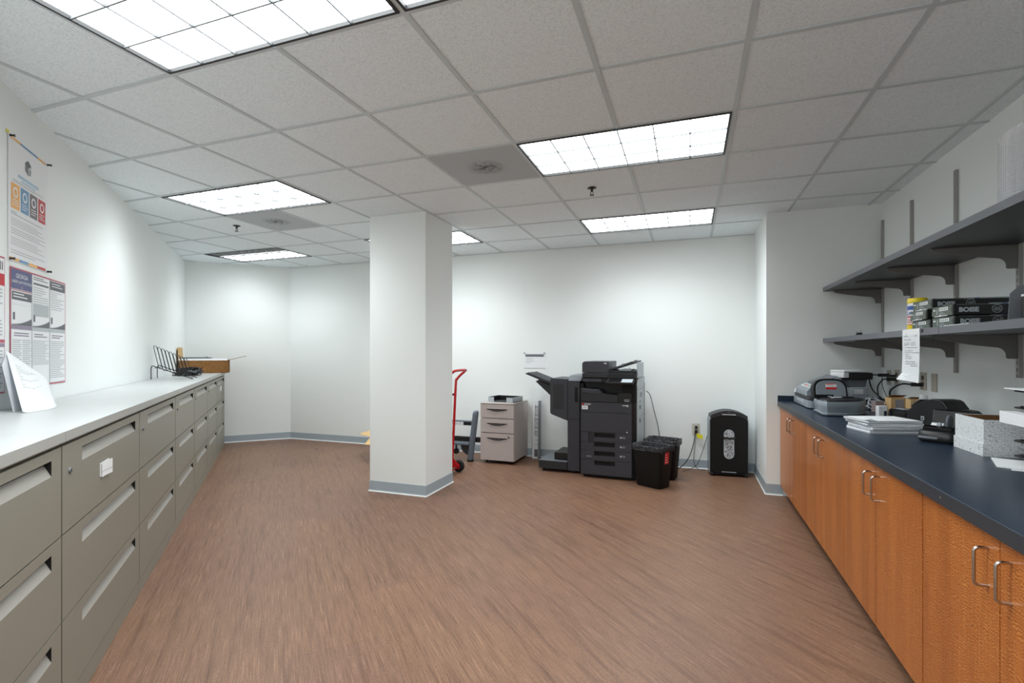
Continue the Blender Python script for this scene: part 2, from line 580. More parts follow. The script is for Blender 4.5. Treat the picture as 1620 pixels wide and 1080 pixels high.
def wall(name, p, q, t=0.12, mats=WALL):
    """a wall whose room face runs from p to q; thickness to the right of p->q"""
    d = Vector((q[0] - p[0], q[1] - p[1])).normalized()
    nrm = Vector((d.y, -d.x)) * t
    m = MB()
    m.prism([p, q, (q[0] + nrm.x, q[1] + nrm.y), (p[0] + nrm.x, p[1] + nrm.y)], 0.0, CEIL + 0.25, mats)
    return structure(m.build(name, smooth=0))
CL = (-5.62, YB)                                # back wall / far left wall corner
CF = ((LW - DG) / 2, (LW + DG) / 2)             # far left / left wall corner
CN = (LW - YN, YN)
wall('wall_back', (BX, YB), CL)                 # walking counter-clockwise seen from outside: thickness outward
wall('wall_far_left', CL, CF)
wall('wall_left', CF, CN)
wall('wall_near', CN, (XR, YN))
wall('wall_right', (XR, YN), (XR, BY))
wall('wall_end', (XR, BY), (BX, BY), t=0.3)
wall('wall_corner_side', (BX, BY + 0.3), (BX, YB), t=0.2)

CX0, CX1, CY0, CY1 = -2.805, -2.215, 3.905, 4.435
mb = MB()
mb.box((CX0, CY0, 0), (CX1, CY1, CEIL), WALL)
structure(mb.build('column', bevel=0.004, smooth=0))

def baseboard(name, pts, closed=False):
    """cove base 100 mm high, standing inside the room to the left of the path"""
    m = MB()
    prof = [(0.0, 0.10), (0.003, 0.10), (0.004, 0.022), (0.006, 0.012)]
    toe = [(0.006, 0.012), (0.012, 0.004), (0.013, 0.0015), (0.0, 0.0015)]  # white toe strip: the cove's highlight put into its colour
    n = len(pts)
    def offs(d):
        out = []
        for i in range(n):
            p = Vector(pts[i])
            a = Vector(pts[i - 1]) if (i > 0 or closed) else None
            b = Vector(pts[(i + 1) % n]) if (i < n - 1 or closed) else None
            d1 = (p - a).normalized() if a is not None else (b - p).normalized()
            d2 = (b - p).normalized() if b is not None else d1
            n1, n2 = Vector((-d1.y, d1.x)), Vector((-d2.y, d2.x))
            bis = (n1 + n2)
            out.append(p + bis * (d / (1 + n1.dot(n2))))
        return out
    for pr, mt in ((prof, BASEB), (toe, TOE_HI)):
        rows = [[(q.x, q.y, z) for q in offs(d)] for d, z in pr]
        for a, b in zip(rows, rows[1:]):
            for i in range(n if closed else n - 1):
                j = (i + 1) % n
                m.face([a[i], a[j], b[j], b[i]], mt)
    o = m.build(name, smooth=0, weld=True)
    return structure(o)
baseboard('baseboard_back', [(XR - 0.75, BY), (BX, BY), (BX, YB), CL, CF, ((LW - 11.2) / 2, (LW + 11.2) / 2)])
baseboard('baseboard_column', [(CX0, CY0), (CX0, CY1), (CX1, CY1), (CX1, CY0)], closed=True)

# ceiling: lay-in tiles on a 2 ft grid
GX, GY, GS = -1.606, 2.207, 0.6096
LIGHTS = [(1, -5), (-1, -2), (1, -2), (1, 1), (1, 4), (-4, 1), (-7, 4), (-3, 4)]     # left column, row of each 2 x 4 fixture
VENTS = [(0, 1), (-4, 2)]
taken = {(i + k, j) for i, j in LIGHTS for k in (0, 1)} | set(VENTS)
mb = MB()
for i in range(-9, 7):
    for j in range(-7, 7):
        if (i, j) in taken: continue
        x0, y0 = GX + i * GS, GY + j * GS
        for p in clip_room([(x0, y0), (x0 + GS, y0), (x0 + GS, y0 + GS), (x0, y0 + GS)]):
            mb.face([(a, b, CEIL) for a, b in p], CEILM, flip=True)
mb2 = MB()
mb2.prism([(-7, YN - 0.2), (XR + 0.2, YN - 0.2), (XR + 0.2, YB + 0.2), (-7, YB + 0.2)], CEIL + 0.26, CEIL + 0.3, CEILM)
o = mb2.build('trim_2', smooth=0)               # the slab above the hung ceiling
structure(o)
o = mb.build('ceiling', smooth=0)
structure(o)
# T-bars
mb = MB()
HB = 0.0115
def bar(poly):
    for p in clip_room(poly):
        lo = [(a, b, CEIL - 0.0045) for a, b in p]
        hi = [(a, b, CEIL + 0.001) for a, b in p]
        n = len(p)
        mb.face(lo, TBAR, flip=True)
        for k in range(n):
            mb.face([lo[k], lo[(k + 1) % n], hi[(k + 1) % n], hi[k]], TBAR)
for i in range(-9, 7):
    x = GX + i * GS
    # skip the bars that would cross the middle of a fixture
    y = YN
    segs = []
    for j in range(-7, 7):
        a, b = GY + j * GS, GY + (j + 1) * GS
        if any(l[0] + 1 == i and l[1] == j for l in LIGHTS): continue
        bar([(x - HB, a), (x + HB, a), (x + HB, b), (x - HB, b)])
for j in range(-7, 7):
    y = GY + j * GS
    for i in range(-9, 7):
        a, b = GX + i * GS + HB, GX + (i + 1) * GS - HB
        bar([(a, y - HB), (b, y - HB), (b, y + HB), (a, y + HB)])
structure(mb.build('trim_1', smooth=0))
# wall angle round the perimeter of the ceiling is the dark joint line itself

# ------------------------------------------------------------------ ceiling fixtures
def make_light(i, j, label, dead=False):
    x0, y0 = GX + i * GS + HB, GY + j * GS + HB
    x1, y1 = GX + (i + 2) * GS - HB, GY + (j + 1) * GS - HB
    w_, d_ = x1 - x0, y1 - y0
    t = thing('ceiling_light', label, 'ceiling light', (x0 + w_ / 2, y0 + d_ / 2, CEIL), 0, 'recessed louvred ceiling lights')
    W, D = w_ / 2, d_ / 2
    e = 0.012
    m = MB()
    for lo, hi in (((-W, -D, -0.010), (W, -D + e, 0.05)), ((-W, D - e, -0.010), (W, D, 0.05)),
                   ((-W, -D + e, -0.010), (-W + e, D - e, 0.05)), ((W - e, -D + e, -0.010), (W, D - e, 0.05))):
        m.box(lo, hi, LFRAME)
    m.build('frame', t, smooth=0)
    a, b = W - e, D - e
    yl = -b
    if dead:
        yl = -b + 2 * b * 0.36
        m = MB()
        m.box((-a, -b, 0.002), (a, yl - 0.004, 0.006), DARKPERF)
        rnd = random.Random(2)
        for k in range(26):
            x, y = rnd.uniform(-a + .05, a - .05), rnd.uniform(-b + .03, yl - .03)
            m.box((x - 0.009, y - 0.004, 0.0014), (x + 0.009, y + 0.004, 0.002), WHITE)
        m.build('return_strip', t, smooth=0)['label'] = 'grey perforated strip, unlit'
    # curved reflector of every cell, 6 x 3
    m = MB()
    ny = 2 if dead else 3
    for cx_ in range(6):
        for cy_ in range(ny):
            xa, xb = -a + 2 * a * cx_ / 6, -a + 2 * a * (cx_ + 1) / 6
            ya, yb = yl + (b - yl) * cy_ / ny, yl + (b - yl) * (cy_ + 1) / ny
            G = []
            n = 4
            for q in range(n + 1):
                row = []
                for r in range(n + 1):
                    u, v_ = q / n, r / n
                    hgt = 0.006 + 0.030 * (1 - (2 * u - 1) ** 2) ** 0.5 * (1 - (2 * v_ - 1) ** 2) ** 0.5
                    row.append((xa + (xb - xa) * u, ya + (yb - ya) * v_, hgt))
                G.append(row)
            for q in range(n):
                for r in range(n):
                    m.face([G[q][r], G[q + 1][r], G[q + 1][r + 1], G[q][r + 1]], GLOW)
    m.build('reflector', t, smooth=80, weld=True)
    m = MB()
    th = 0.0030
    z0, z1 = -0.0090, 0.0
    for k in range(1, 6):
        x = -a + 2 * a * k / 6
        m.box((x - th, yl, z0), (x + th, b, z1), BLADE)
    for k in range(0 if dead else 1, ny):
        y = yl + (b - yl) * k / ny
        m.box((-a, y - th, z0 - 0.0004), (a, y + th, z1), BLADE)
    m.build('louver', t, smooth=0)
    return t
make_light(-1, -2, 'large ceiling light nearest the left wall poster, cut by the top edge of the view')
make_light(1, -2, 'sliver of ceiling light at the top edge, end to end with the large one')
make_light(1, 1, 'ceiling light between the dusty vent and the lone sprinkler, right half of the ceiling')
make_light(1, 4, 'small far ceiling light in front of the wall behind the copier')
make_light(-4, 1, 'ceiling light above the filing cabinets, next to the smaller vent')
make_light(-7, 4, 'farthest left ceiling light with a grey unlit strip along its near side', dead=True)
make_light(1, -5, 'unseen ceiling light above the near end of the dark counter, beyond the edge of the photo')  # unseen fixture following the row spacing, added for more light
make_light(-3, 4, 'ceiling light mostly hidden behind the white column')

def make_vent(i, j, label, sd):
    x0, y0 = GX + i * GS + HB, GY + j * GS + HB
    w_ = GS - 2 * HB
    t = thing('ceiling_vent', label, 'vent', (x0 + w_ / 2, y0 + w_ / 2, CEIL), 0, 'perforated ceiling vents')
    m = MB()
    h = w_ / 2
    m.box((-h, -h, -0.004), (h, h, 0.004), PERF)
    m.build('face_panel', t, smooth=0)
    # dust caught in the middle
    m = MB()
    q = 0.15
    m.face([(-q, -q, -0.0045), (q, -q, -0.0045), (q, q, -0.0045), (-q, q, -0.0045)], DUST)
    m.build('dust', t, smooth=0)
    return t
make_vent(0, 1, 'perforated grey ceiling vent with dusty middle, left of the right-hand light', 3)
make_vent(-4, 2, 'smaller-looking grey ceiling vent behind the light over the filing cabinets', 5)

CHROMED = mat('tarnished_chrome', (70, 70, 70), 0.35, metal=0.8)
def make_sprinkler(x, y, label):
    t = thing('sprinkler', label, 'sprinkler', (x, y, CEIL), 0, 'ceiling sprinkler heads')
    m = MB()
    m.lathe([(0.034, -0.0005), (0.036, -0.004), (0.022, -0.010), (0.010, -0.012)], CHROMED, seg=20)
    m.build('escutcheon', t)
    m = MB()
    m.lathe([(0.009, -0.010), (0.009, -0.028), (0.006, -0.032)], CHROMED, seg=12)
    m.tube([(0.008, 0, -0.03), (0.012, 0, -0.042), (0.003, 0, -0.054)], 0.0028, CHROMED, 6)
    m.tube([(-0.008, 0, -0.03), (-0.012, 0, -0.042), (-0.003, 0, -0.054)], 0.0028, CHROMED, 6)
    m.build('body', t)
    m = MB()
    m.lathe([(0.004, -0.052), (0.018, -0.056), (0.019, -0.058), (0.004, -0.058)], CHROMED, seg=16)
    m.build('deflector', t)
make_sprinkler(-0.705, 3.79, 'sprinkler head in the ceiling between the two right-hand lights')
make_sprinkler(-4.25, 3.73, 'sprinkler head in the ceiling near the lights over the filing cabinets')

# ------------------------------------------------------------------ filing cabinets along the left wall
# local frame of the left run: X' = along the wall (away from camera) , Y' = out of the wall into the room
LROT = math.radians(135)          # X' = (-1,1)/sqrt2 , Y' = (-1,-1)/sqrt2 -> so the room side is -Y'
def on_left(s, d, z=0.0):
    """s along the left wall, d distance of the plane (n = (1,1)/sqrt2), both measured from the origin"""
    return (R2 * d - R2 * s, R2 * d + R2 * s, z)
FD = -0.665                       # plane of the drawer fronts
ZS = [0.078, 0.368, 0.664, 0.972]
def make_file_cabinet(w_, first=False):
    t = bpy.data.objects.new('file_cabinet', None)
    t.empty_display_size = 0.05
    COL.objects.link(t)
    H_ = 0.984
    dep = 0.475
    # local: x 0..w along the wall, front face at y=0, body towards +y (the wall)... room is at -y
    m = MB()
    m.box((0.002, 0.022, 0.0), (w_ - 0.002, dep, H_), GREIGE)
    m.box((0.002, 0.002, 0.0), (w_ - 0.002, 0.022, ZS[0] - 0.004), GREIGE)
    m.box((0.002, 0.004, ZS[3] + 0.003), (w_ - 0.002, 0.022, H_), GREIGE)
    m.box((0.003, 0.0195, ZS[0] - 0.002), (w_ - 0.003, 0.0218, ZS[3] + 0.002), GAP)  # dark plate standing in for the shade inside the drawer gaps
    m.build('body', t, bevel=0.0012, smooth=0)
    for k in range(3):
        z0, z1 = ZS[k] + 0.003, ZS[k + 1] - 0.003
        x0, x1 = 0.006, w_ - 0.006
        ha, hb = x0 + w_ * 0.18, x1 - w_ * 0.075          # recessed pull
        hz1 = z1 - 0.032
        hz0 = hz1 - 0.052
        m = MB()
        F = lambda *p: m.face([(a, -0.0, b) for a, b in p], GREIGE)
        F((x0, z0), (x1, z0), (x1, hz0), (x0, hz0))
        F((x0, hz1), (x1, hz1), (x1, z1), (x0, z1))
        F((x0, hz0), (ha, hz0), (ha, hz1), (x0, hz1))
        F((hb, hz0), (x1, hz0), (x1, hz1), (hb, hz1))
        # rim of the drawer front
        m.face([(x0, 0, z1), (x1, 0, z1), (x1, 0.019, z1), (x0, 0.019, z1)], GREIGE)
        m.face([(x0, 0, z0), (x1, 0, z0), (x1, 0.019, z0), (x0, 0.019, z0)], GREIGE)
        m.face([(x0, 0, z0), (x0, 0, z1), (x0, 0.019, z1), (x0, 0.019, z0)], GREIGE)
        m.face([(x1, 0, z0), (x1, 0, z1), (x1, 0.019, z1), (x1, 0.019, z0)], GREIGE)
        d = m.build('drawer', t, smooth=0, weld=True)
        h = MB()
        dp = 0.024  # lighter slope, dark top and right end: recess shading put into the colours
        h.face([(ha, 0.0, hz0), (hb, 0.0, hz0), (hb, dp, hz1 - 0.004), (ha, dp, hz1 - 0.004)], PULL_LIT)
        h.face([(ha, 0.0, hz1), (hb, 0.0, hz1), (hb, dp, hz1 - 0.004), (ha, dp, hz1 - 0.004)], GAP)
        h.face([(ha, 0.0, hz0), (ha, 0.0, hz1), (ha, dp, hz1 - 0.004)], GREIGE)
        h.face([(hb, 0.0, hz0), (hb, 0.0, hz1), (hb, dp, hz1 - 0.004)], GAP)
        h.build('pull', d, smooth=0)
        if k == 2:
            lk = MB()
            lk.lathe([(0.009, -0.005), (0.011, -0.002), (0.011, 0.002)], MGREY, at=(0.072, 0, hz0 - 0.012), seg=16, axis='y')
            lk.box((0.070, -0.0058, hz0 - 0.018), (0.074, -0.004, hz0 - 0.006), GAP)
            lk.build('lock', d)
    return t
SB = [1.135, 2.185, 3.237, 4.266, 5.165, 6.09, 7.01, 7.92]
FLAB = ['filing cabinet nearest the camera, cut by the left edge of the photo',
        'wide filing cabinet with the curled white label holder on its top drawer',
        'second wide filing cabinet, beside the one with the curled white label',
        'narrow filing cabinet just past the last wide one, drawers unlabelled',
        'middle narrow filing cabinet below the wire file rack',
        'second filing cabinet from the far end of the run',
        'last filing cabinet at the far end, small white label on top drawer']
protos = {}
for k in range(7):
    w_ = SB[k + 1] - SB[k]
    key = 'wide' if w_ > 0.98 else 'narrow'
    ww = 1.046 if key == 'wide' else 0.917
    # every cabinet gets the exact width of its slot through its own x scale of a shared build
    c = make_file_cabinet(w_)
    c.location = on_left(SB[k], FD)
    c.rotation_euler = (0, 0, LROT)
    tag(c, FLAB[k], 'filing cabinet', 'filing cabinets along the left wall')
    # rotation 135 deg: local x -> (-1,1)/sqrt2 ; local y -> (-1,-1)/sqrt2 = towards the wall
    if k == 1:
        top = [o for o in c.children if o.name.startswith('drawer')][-1]
        m = MB()
        x0, x1, z0, z1 = 0.40, 0.515, 0.775, 0.83
        m.box((x0, -0.004, z0), (x1, -0.0005, z1), WHITE)
        n = 8
        for i in range(n):
            a, b = i / n, (i + 1) / n
            ya, yb = -0.006 - 0.010 * a ** 2, -0.006 - 0.010 * b ** 2
            xa, xb = x0 + 0.006 + (x1 - x0) * a * 0.92, x0 + 0.006 + (x1 - x0) * b * 0.92
            m.face([(xa, ya, z0 - 0.004), (xb, yb, z0 - 0.004), (xb, yb, z1 + 0.002), (xa, ya, z1 + 0.002)], PAPER)
            m.face([(xa, ya - 0.0006, z0 + 0.016), (xb, yb - 0.0006, z0 + 0.016), (xb, yb - 0.0006, z0 + 0.020), (xa, ya - 0.0006, z0 + 0.020)], INKL)
        h = m.build('label_holder', top, smooth=0)
        h['label'] = 'curled white card in a clear holder'
    if k == 6:
        top = [o for o in c.children if o.name.startswith('drawer')][-1]
        m = MB()
        m.box((0.36, -0.002, 0.79), (0.50, 0, 0.85), PAPER)
        m.build('label_card', top, smooth=0)['label'] = 'small white paper label'

# white tops on the cabinets
TOPL = ['white laminate top nearest the camera, under the leaning sheet of paper',
        'white laminate top over the cabinet with the curled label',
        'white laminate top with the visible joint before the wire file rack',
        'long white laminate top under the wire rack and open carton']
for (a, b), lab in zip(((1.135, 2.185), (2.185, 3.237), (3.237, 4.28), (4.28, 7.93)), TOPL):
    m = MB()
    g = 0.0012 if b < 4.2 and a < 3.0 else 0.0016
    m.box((a + g, -0.010, 0.986), (b - g, 0.486, 1.0195), WTEDGE)
    m.face([(a + g, -0.0095, 1.0200), (b - g, -0.0095, 1.0200), (b - g, 0.486, 1.0200), (a + g, 0.486, 1.0200)], WTOP)
    o = m.build('cabinet_top', smooth=0)
    o.location = on_left(0, FD)
    o.rotation_euler = (0, 0, LROT)
    tag(o, lab, 'countertop', 'white tops on the filing cabinets')

# ------------------------------------------------------------------ base cabinets on the right
FX = 0.766
def make_handle(parent, y, z0, z1):
    m = MB()
    x = FX
    r = 0.0045
    p = smooth_path([(x, y, z1)], 1)
    pts = [(x + 0.001, y, z1), (x - 0.020, y, z1)]
    for k in range(1, 6):
        a = math.radians(90 * k / 5)
        pts.append((x - 0.020 - 0.012 * math.sin(a), y, z1 - 0.012 * (1 - math.cos(a))))
    pts.append((x - 0.032, y, z0 + 0.012))
    for k in range(1, 6):
        a = math.radians(90 * k / 5)
        pts.append((x - 0.020 - 0.012 * math.cos(a), y, z0 + 0.012 * (1 - math.sin(a))))
    pts.append((x + 0.001, y, z0))
    m.tube(pts, r, STEEL, 10)
    m.build('handle', parent)['label'] = 'brushed steel wire pull'
def make_base_cabinet(y0, y1, mid, label, filler=None):
    t = thing('base_cabinet', label, 'cabinet', (0, 0, 0), 0, 'wood base cabinets under the dark counter')
    m = MB()
    yy = filler if filler else y1
    m.box((FX + 0.0205, y0 + 0.001, 0.096), (XR - 0.006, yy - 0.001, 0.806), WOOD)
    m.build('body', t, smooth=0)
    m = MB()
    m.box((FX + 0.07, y0 + 0.001, 0.0), (XR - 0.01, yy - 0.001, 0.095), BLACKM)
    m.build('toe_kick', t, smooth=0)
    if filler:
        m = MB(); m.box((FX + 0.002, y1 + 0.002, 0.096), (FX + 0.0205, filler - 0.001, 0.804), WOOD)
        m.build('filler_strip', t, bevel=0.001, smooth=0)
    for a, b, hy in ((y0, mid, mid - 0.052), (mid, y1, mid + 0.052)):
        m = MB()
        m.box((FX, a + 0.0016, 0.097), (FX + 0.0195, b - 0.0016, 0.803), WOOD)
        d = m.build('door', t, bevel=0.0012, smooth=0)
        make_handle(d, hy, 0.655, 0.758)
    return t
make_base_cabinet(3.972, 4.935, 4.43, 'wood base cabinet at the far end, under the scanners', filler=5.006)
make_base_cabinet(3.05, 3.968, 3.512, 'wood base cabinet under the white stack of paper, second from the end wall')
make_base_cabinet(2.115, 3.046, 2.575, 'wood base cabinet below the crackle-patterned box')
make_base_cabinet(1.195, 2.111, 1.655, 'wood base cabinet nearest the camera, largest handles, cut by the right edge')

t = thing('countertop', 'dark navy laminate countertop on the wood cabinets', 'countertop', (0, 0, 0))
m = MB()
m.box((0.748, 1.15, 0.809), (XR - 0.003, BY - 0.016, 0.854), LAMIN)
m.build('slab', t, bevel=0.003, smooth=0)
m = MB()
m.box((0.7455, 1.15, 0.810), (0.748, BY - 0.016, 0.8515), EDGE)
m.lathe([(0.004, 0.7449), (0.004, 0.7456)], LOCK, at=(0, 1.93, 0.832), seg=10, axis='x')
m.build('edge_band', t, smooth=0)
m = MB()
m.box((0.748, BY - 0.016, 0.809), (XR - 0.003, BY - 0.002, 0.902), LAMIN)
m.box((XR - 0.018, 1.15, 0.8545), (XR - 0.003, BY - 0.016, 0.902), LAMIN)
m.build('splash', t, bevel=0.001, smooth=0)

# ------------------------------------------------------------------ wall shelving on the right
STY = [4.985, 4.402, 3.762, 3.144]
SLAB = ['shelf standard on the right wall, closest to the end wall corner',
        'second shelf standard from the end wall corner',
        'shelf standard behind the left stack of paper reams, third from the corner',
        'shelf standard at the right edge of the photo, behind the bubble wrap']
for y, lab in zip(STY, SLAB):
    m = MB()
    x1 = XR - 0.001
    m.box((x1 - 0.004, y - 0.0125, 1.165), (x1, y + 0.0125, 2.402), STDM)
    m.box((x1 - 0.016, y - 0.0125, 1.165), (x1 - 0.004, y - 0.0095, 2.402), STDM)
    m.box((x1 - 0.016, y + 0.0095, 1.165), (x1 - 0.004, y + 0.0125, 2.402), STDM)
    m.box((x1 - 0.016, y - 0.0095, 1.165), (x1 - 0.0145, y - 0.003, 2.402), STDM)
    m.box((x1 - 0.016, y + 0.003, 1.165), (x1 - 0.0145, y + 0.0095, 2.402), STDM)
    for k in range(36):
        z = 1.18 + k * 0.034
        m.box((x1 - 0.016, y - 0.003, z), (x1 - 0.0145, y + 0.003, z + 0.016), STDM)
    tag(m.build('shelf_standard', smooth=0), lab, 'shelf standard', 'metal shelf standards')
def shelf_board(y0, y1, zt, th, label):
    m = MB()
    m.box((1.104, y0, zt - th), (XR - 0.019, y1, zt), SHELFM)
    m.box((1.101, y0, zt - th), (1.104, y1, zt), SHELFE)
    return tag(m.build('shelf_board', smooth=0), label, 'shelf', 'dark wall shelves')
ZU, ZL, TH = 1.857, 1.411, 0.034
shelf_board(1.55, 5.012, ZU, TH, 'long dark upper wall shelf with the bubble wrap on it')
shelf_board(2.867, 5.012, ZL, TH, 'far board of the lower dark wall shelf, handwritten list hanging from it')
shelf_board(1.55, 2.863, ZL, TH, 'near board of the lower dark wall shelf, cut by the right edge')
def make_bracket(y, z, label):
    m = MB()
    x1 = XR - 0.018
    L = 0.345
    prof = [(x1, z - 0.002), (x1, z - 0.118), (x1 - 0.036, z - 0.118), (x1 - 0.042, z - 0.112), (x1 - 0.042, z - 0.102)]
    rr = 0.040
    prof += [(x1 - 0.042 - rr + rr * math.cos(a), z - 0.102 + rr * math.sin(a)) for a in [PI / 2 * k / 7 for k in range(1, 8)]]
    prof += [(x1 - 0.16, z - 0.052), (x1 - 0.26, z - 0.034), (x1 - L + 0.016, z - 0.019), (x1 - L + 0.004, z - 0.012), (x1 - L, z - 0.002)]
    m.prism([(a, b) for a, b in prof], y - 0.0035, y + 0.0035, BRKT, axis='y')
    m.box((x1 - L, y - 0.011, z - 0.0045), (x1, y + 0.011, z - 0.0008), BRKT)
    tag(m.build('shelf_bracket', smooth=0), label, 'shelf bracket', 'brackets under the wall shelves')
for y, q in zip(STY, ('at the end wall', 'second from the end wall', 'third from the end wall', 'closest to the camera')):
    make_bracket(y, ZU - TH, 'grey steel bracket under the upper shelf, ' + q)
    make_bracket(y, ZL - TH, 'grey steel bracket under the lower shelf, ' + q)

# ------------------------------------------------------------------ papers on the left wall
FACE = RX(PI / 2)                       # lettering that faces local -Y
class Sheet:
    """a thin printed sheet facing local -Y; prints lie in hair-thin layers on its face"""
    def __init__(self, curl=None):
        self.m = MB(); self.k = 0; self.curl = curl
    def y(self, lay): return -0.002 - 0.0005 * lay
    def rect(self, x0, z0, x1, z1, m, lay=1):
        y = self.y(lay)
        self.m.face([(x0, y, z0), (x1, y, z0), (x1, y, z1), (x0, y, z1)], m)
    def base(self, x0, z0, x1, z1, m=PAPER):
        self.m.box((x0, -0.002, z0), (x1, -0.0012, z1), m)
    def lines(self, x0, x1, z1, z0, n, m=INK, rnd=None, th=0.45, lay=1, ragged=0.35):
        rnd = rnd or random.Random(int(x0 * 1e4) + n)
        st = (z1 - z0) / n
        for i in range(n):
            z = z1 - st * i
            e = x1 - (x1 - x0) * (rnd.random() * ragged if rnd.random() < 0.5 else 0)
            self.rect(x0, z - st * th, e, z, m, lay)
    def poly(self, pts, m, lay=1):
        self.m.face([(a, self.y(lay), b) for a, b in pts], m)
    def text(self, s, size, x, z, m, align='LEFT', lay=2, bold=0.0):
        self.m.text(s, size, m, T(x, self.y(lay), z) @ FACE, align, bold)

def left_wall(o, d=-1.157 + 0.0008):
    o.location = on_left(0, d)
    o.rotation_euler = (0, 0, LROT)
    return o

def pins(parent, pts):
    for x, z in pts:
        m = MB()
        m.lathe([(0.006, -0.004), (0.0065, -0.006), (0.0045, -0.010), (0.0045, -0.017), (0.0068, -0.020), (0.0068, -0.022), (0.0, -0.0222)], BLACK, at=(x, 0, z), seg=10, axis='y')
        m.build('push_pin', parent)['label'] = 'dark push pin'

# white poster with four coloured panels
t = left_wall(thing('poster', 'upper white poster with four coloured panels, pinned near the ceiling', 'poster'))
S = Sheet()
a, b, z0, z1 = 3.147, 3.590, 1.733, 2.332
W_, H_ = b - a, z1 - z0
X = lambda f: a + W_ * f
Zf = lambda f: z1 - H_ * f
S.base(a, z0, b, z1)
strip = [ORANGEP, BLUEP, GREYP, CRIM]
for k in range(4):
    S.rect(X(0.06 + 0.22 * k), Zf(0.022), X(0.06 + 0.22 * (k + 1)), Zf(0.004), [ORANGEP, BLUEP, BLUEP, ORANGEP][k])
    S.rect(X(0.02 + 0.23 * k), Zf(0.995), X(0.02 + 0.23 * (k + 1)), Zf(0.972), [ORANGEP, BLUEP, ORANGEP, CRIM][k])
# block emblem: three faces of a cube
cx, cz, r = X(0.47), Zf(0.17), 0.040
hexp = [(cx + r * math.sin(math.radians(q)), cz + r * math.cos(math.radians(q))) for q in range(0, 360, 60)]
S.poly([(cx, cz), hexp[5], hexp[0], hexp[1]], INKD)
S.poly([(cx, cz), hexp[3], hexp[4], hexp[5]], GREYP)
S.poly([(cx, cz), hexp[1], hexp[2], hexp[3]], INKL)
for q in range(3):
    S.rect(cx + 0.008, cz - 0.012 - q * 0.010, cx + 0.028, cz - 0.007 - q * 0.010, INKD, 2)
S.rect(X(0.22), Zf(0.300), X(0.74), Zf(0.275), PALEB)
S.rect(X(0.30), Zf(0.325), X(0.66), Zf(0.312), PALEB)
S.lines(X(0.10), X(0.90), Zf(0.335), Zf(0.36), 2, INK)
for k, c in enumerate([ORANGEP, BLUEP, GREYP, CRIM]):
    x0 = X(0.06 + 0.225 * k); x1 = x0 + W_ * 0.20
    S.rect(x0, Zf(0.575), x1, Zf(0.37), c)
    xc, zc = (x0 + x1) / 2, Zf(0.44)
    S.poly([(xc + 0.026 * math.cos(u * PI / 8), zc + 0.026 * math.sin(u * PI / 8)) for u in range(16)], PAPER, 2)
    S.poly([(xc + 0.017 * math.cos(u * PI / 4), zc + 0.017 * math.sin(u * PI / 4)) for u in range(8)], c, 3)
    S.lines(x0 + 0.012, x1 - 0.012, Zf(0.500), Zf(0.56), 3, PAPER, lay=2, th=0.3)
S.lines(X(0.06), X(0.20), Zf(0.60), Zf(0.61), 1, INKD)
for k, (u, v, n) in enumerate(((0.615, 0.64, 1), (0.655, 0.72, 4), (0.735, 0.79, 3), (0.81, 0.88, 4), (0.91, 0.95, 2))):
    S.lines(X(0.06), X(0.92), Zf(u), Zf(v), n, INK, th=0.32)
S.m.build('sheet', t, smooth=0)
pins(t, [(a + 0.012, z1 - 0.006), (b - 0.006, z1 - 0.004), (a + 0.012, z0 + 0.006), (b - 0.006, z0 + 0.004)])
m = MB()
m.face([(3.125, -0.0022, 2.334), (3.152, -0.0040, 2.332), (3.152, -0.0040, 2.343), (3.125, -0.0022, 2.345)], YELLOW)
o = left_wall(m.build('sticky_flag', smooth=0))
tag(o, 'tiny yellow sticky flag at the upper left corner of the pinned poster', 'sticky note')

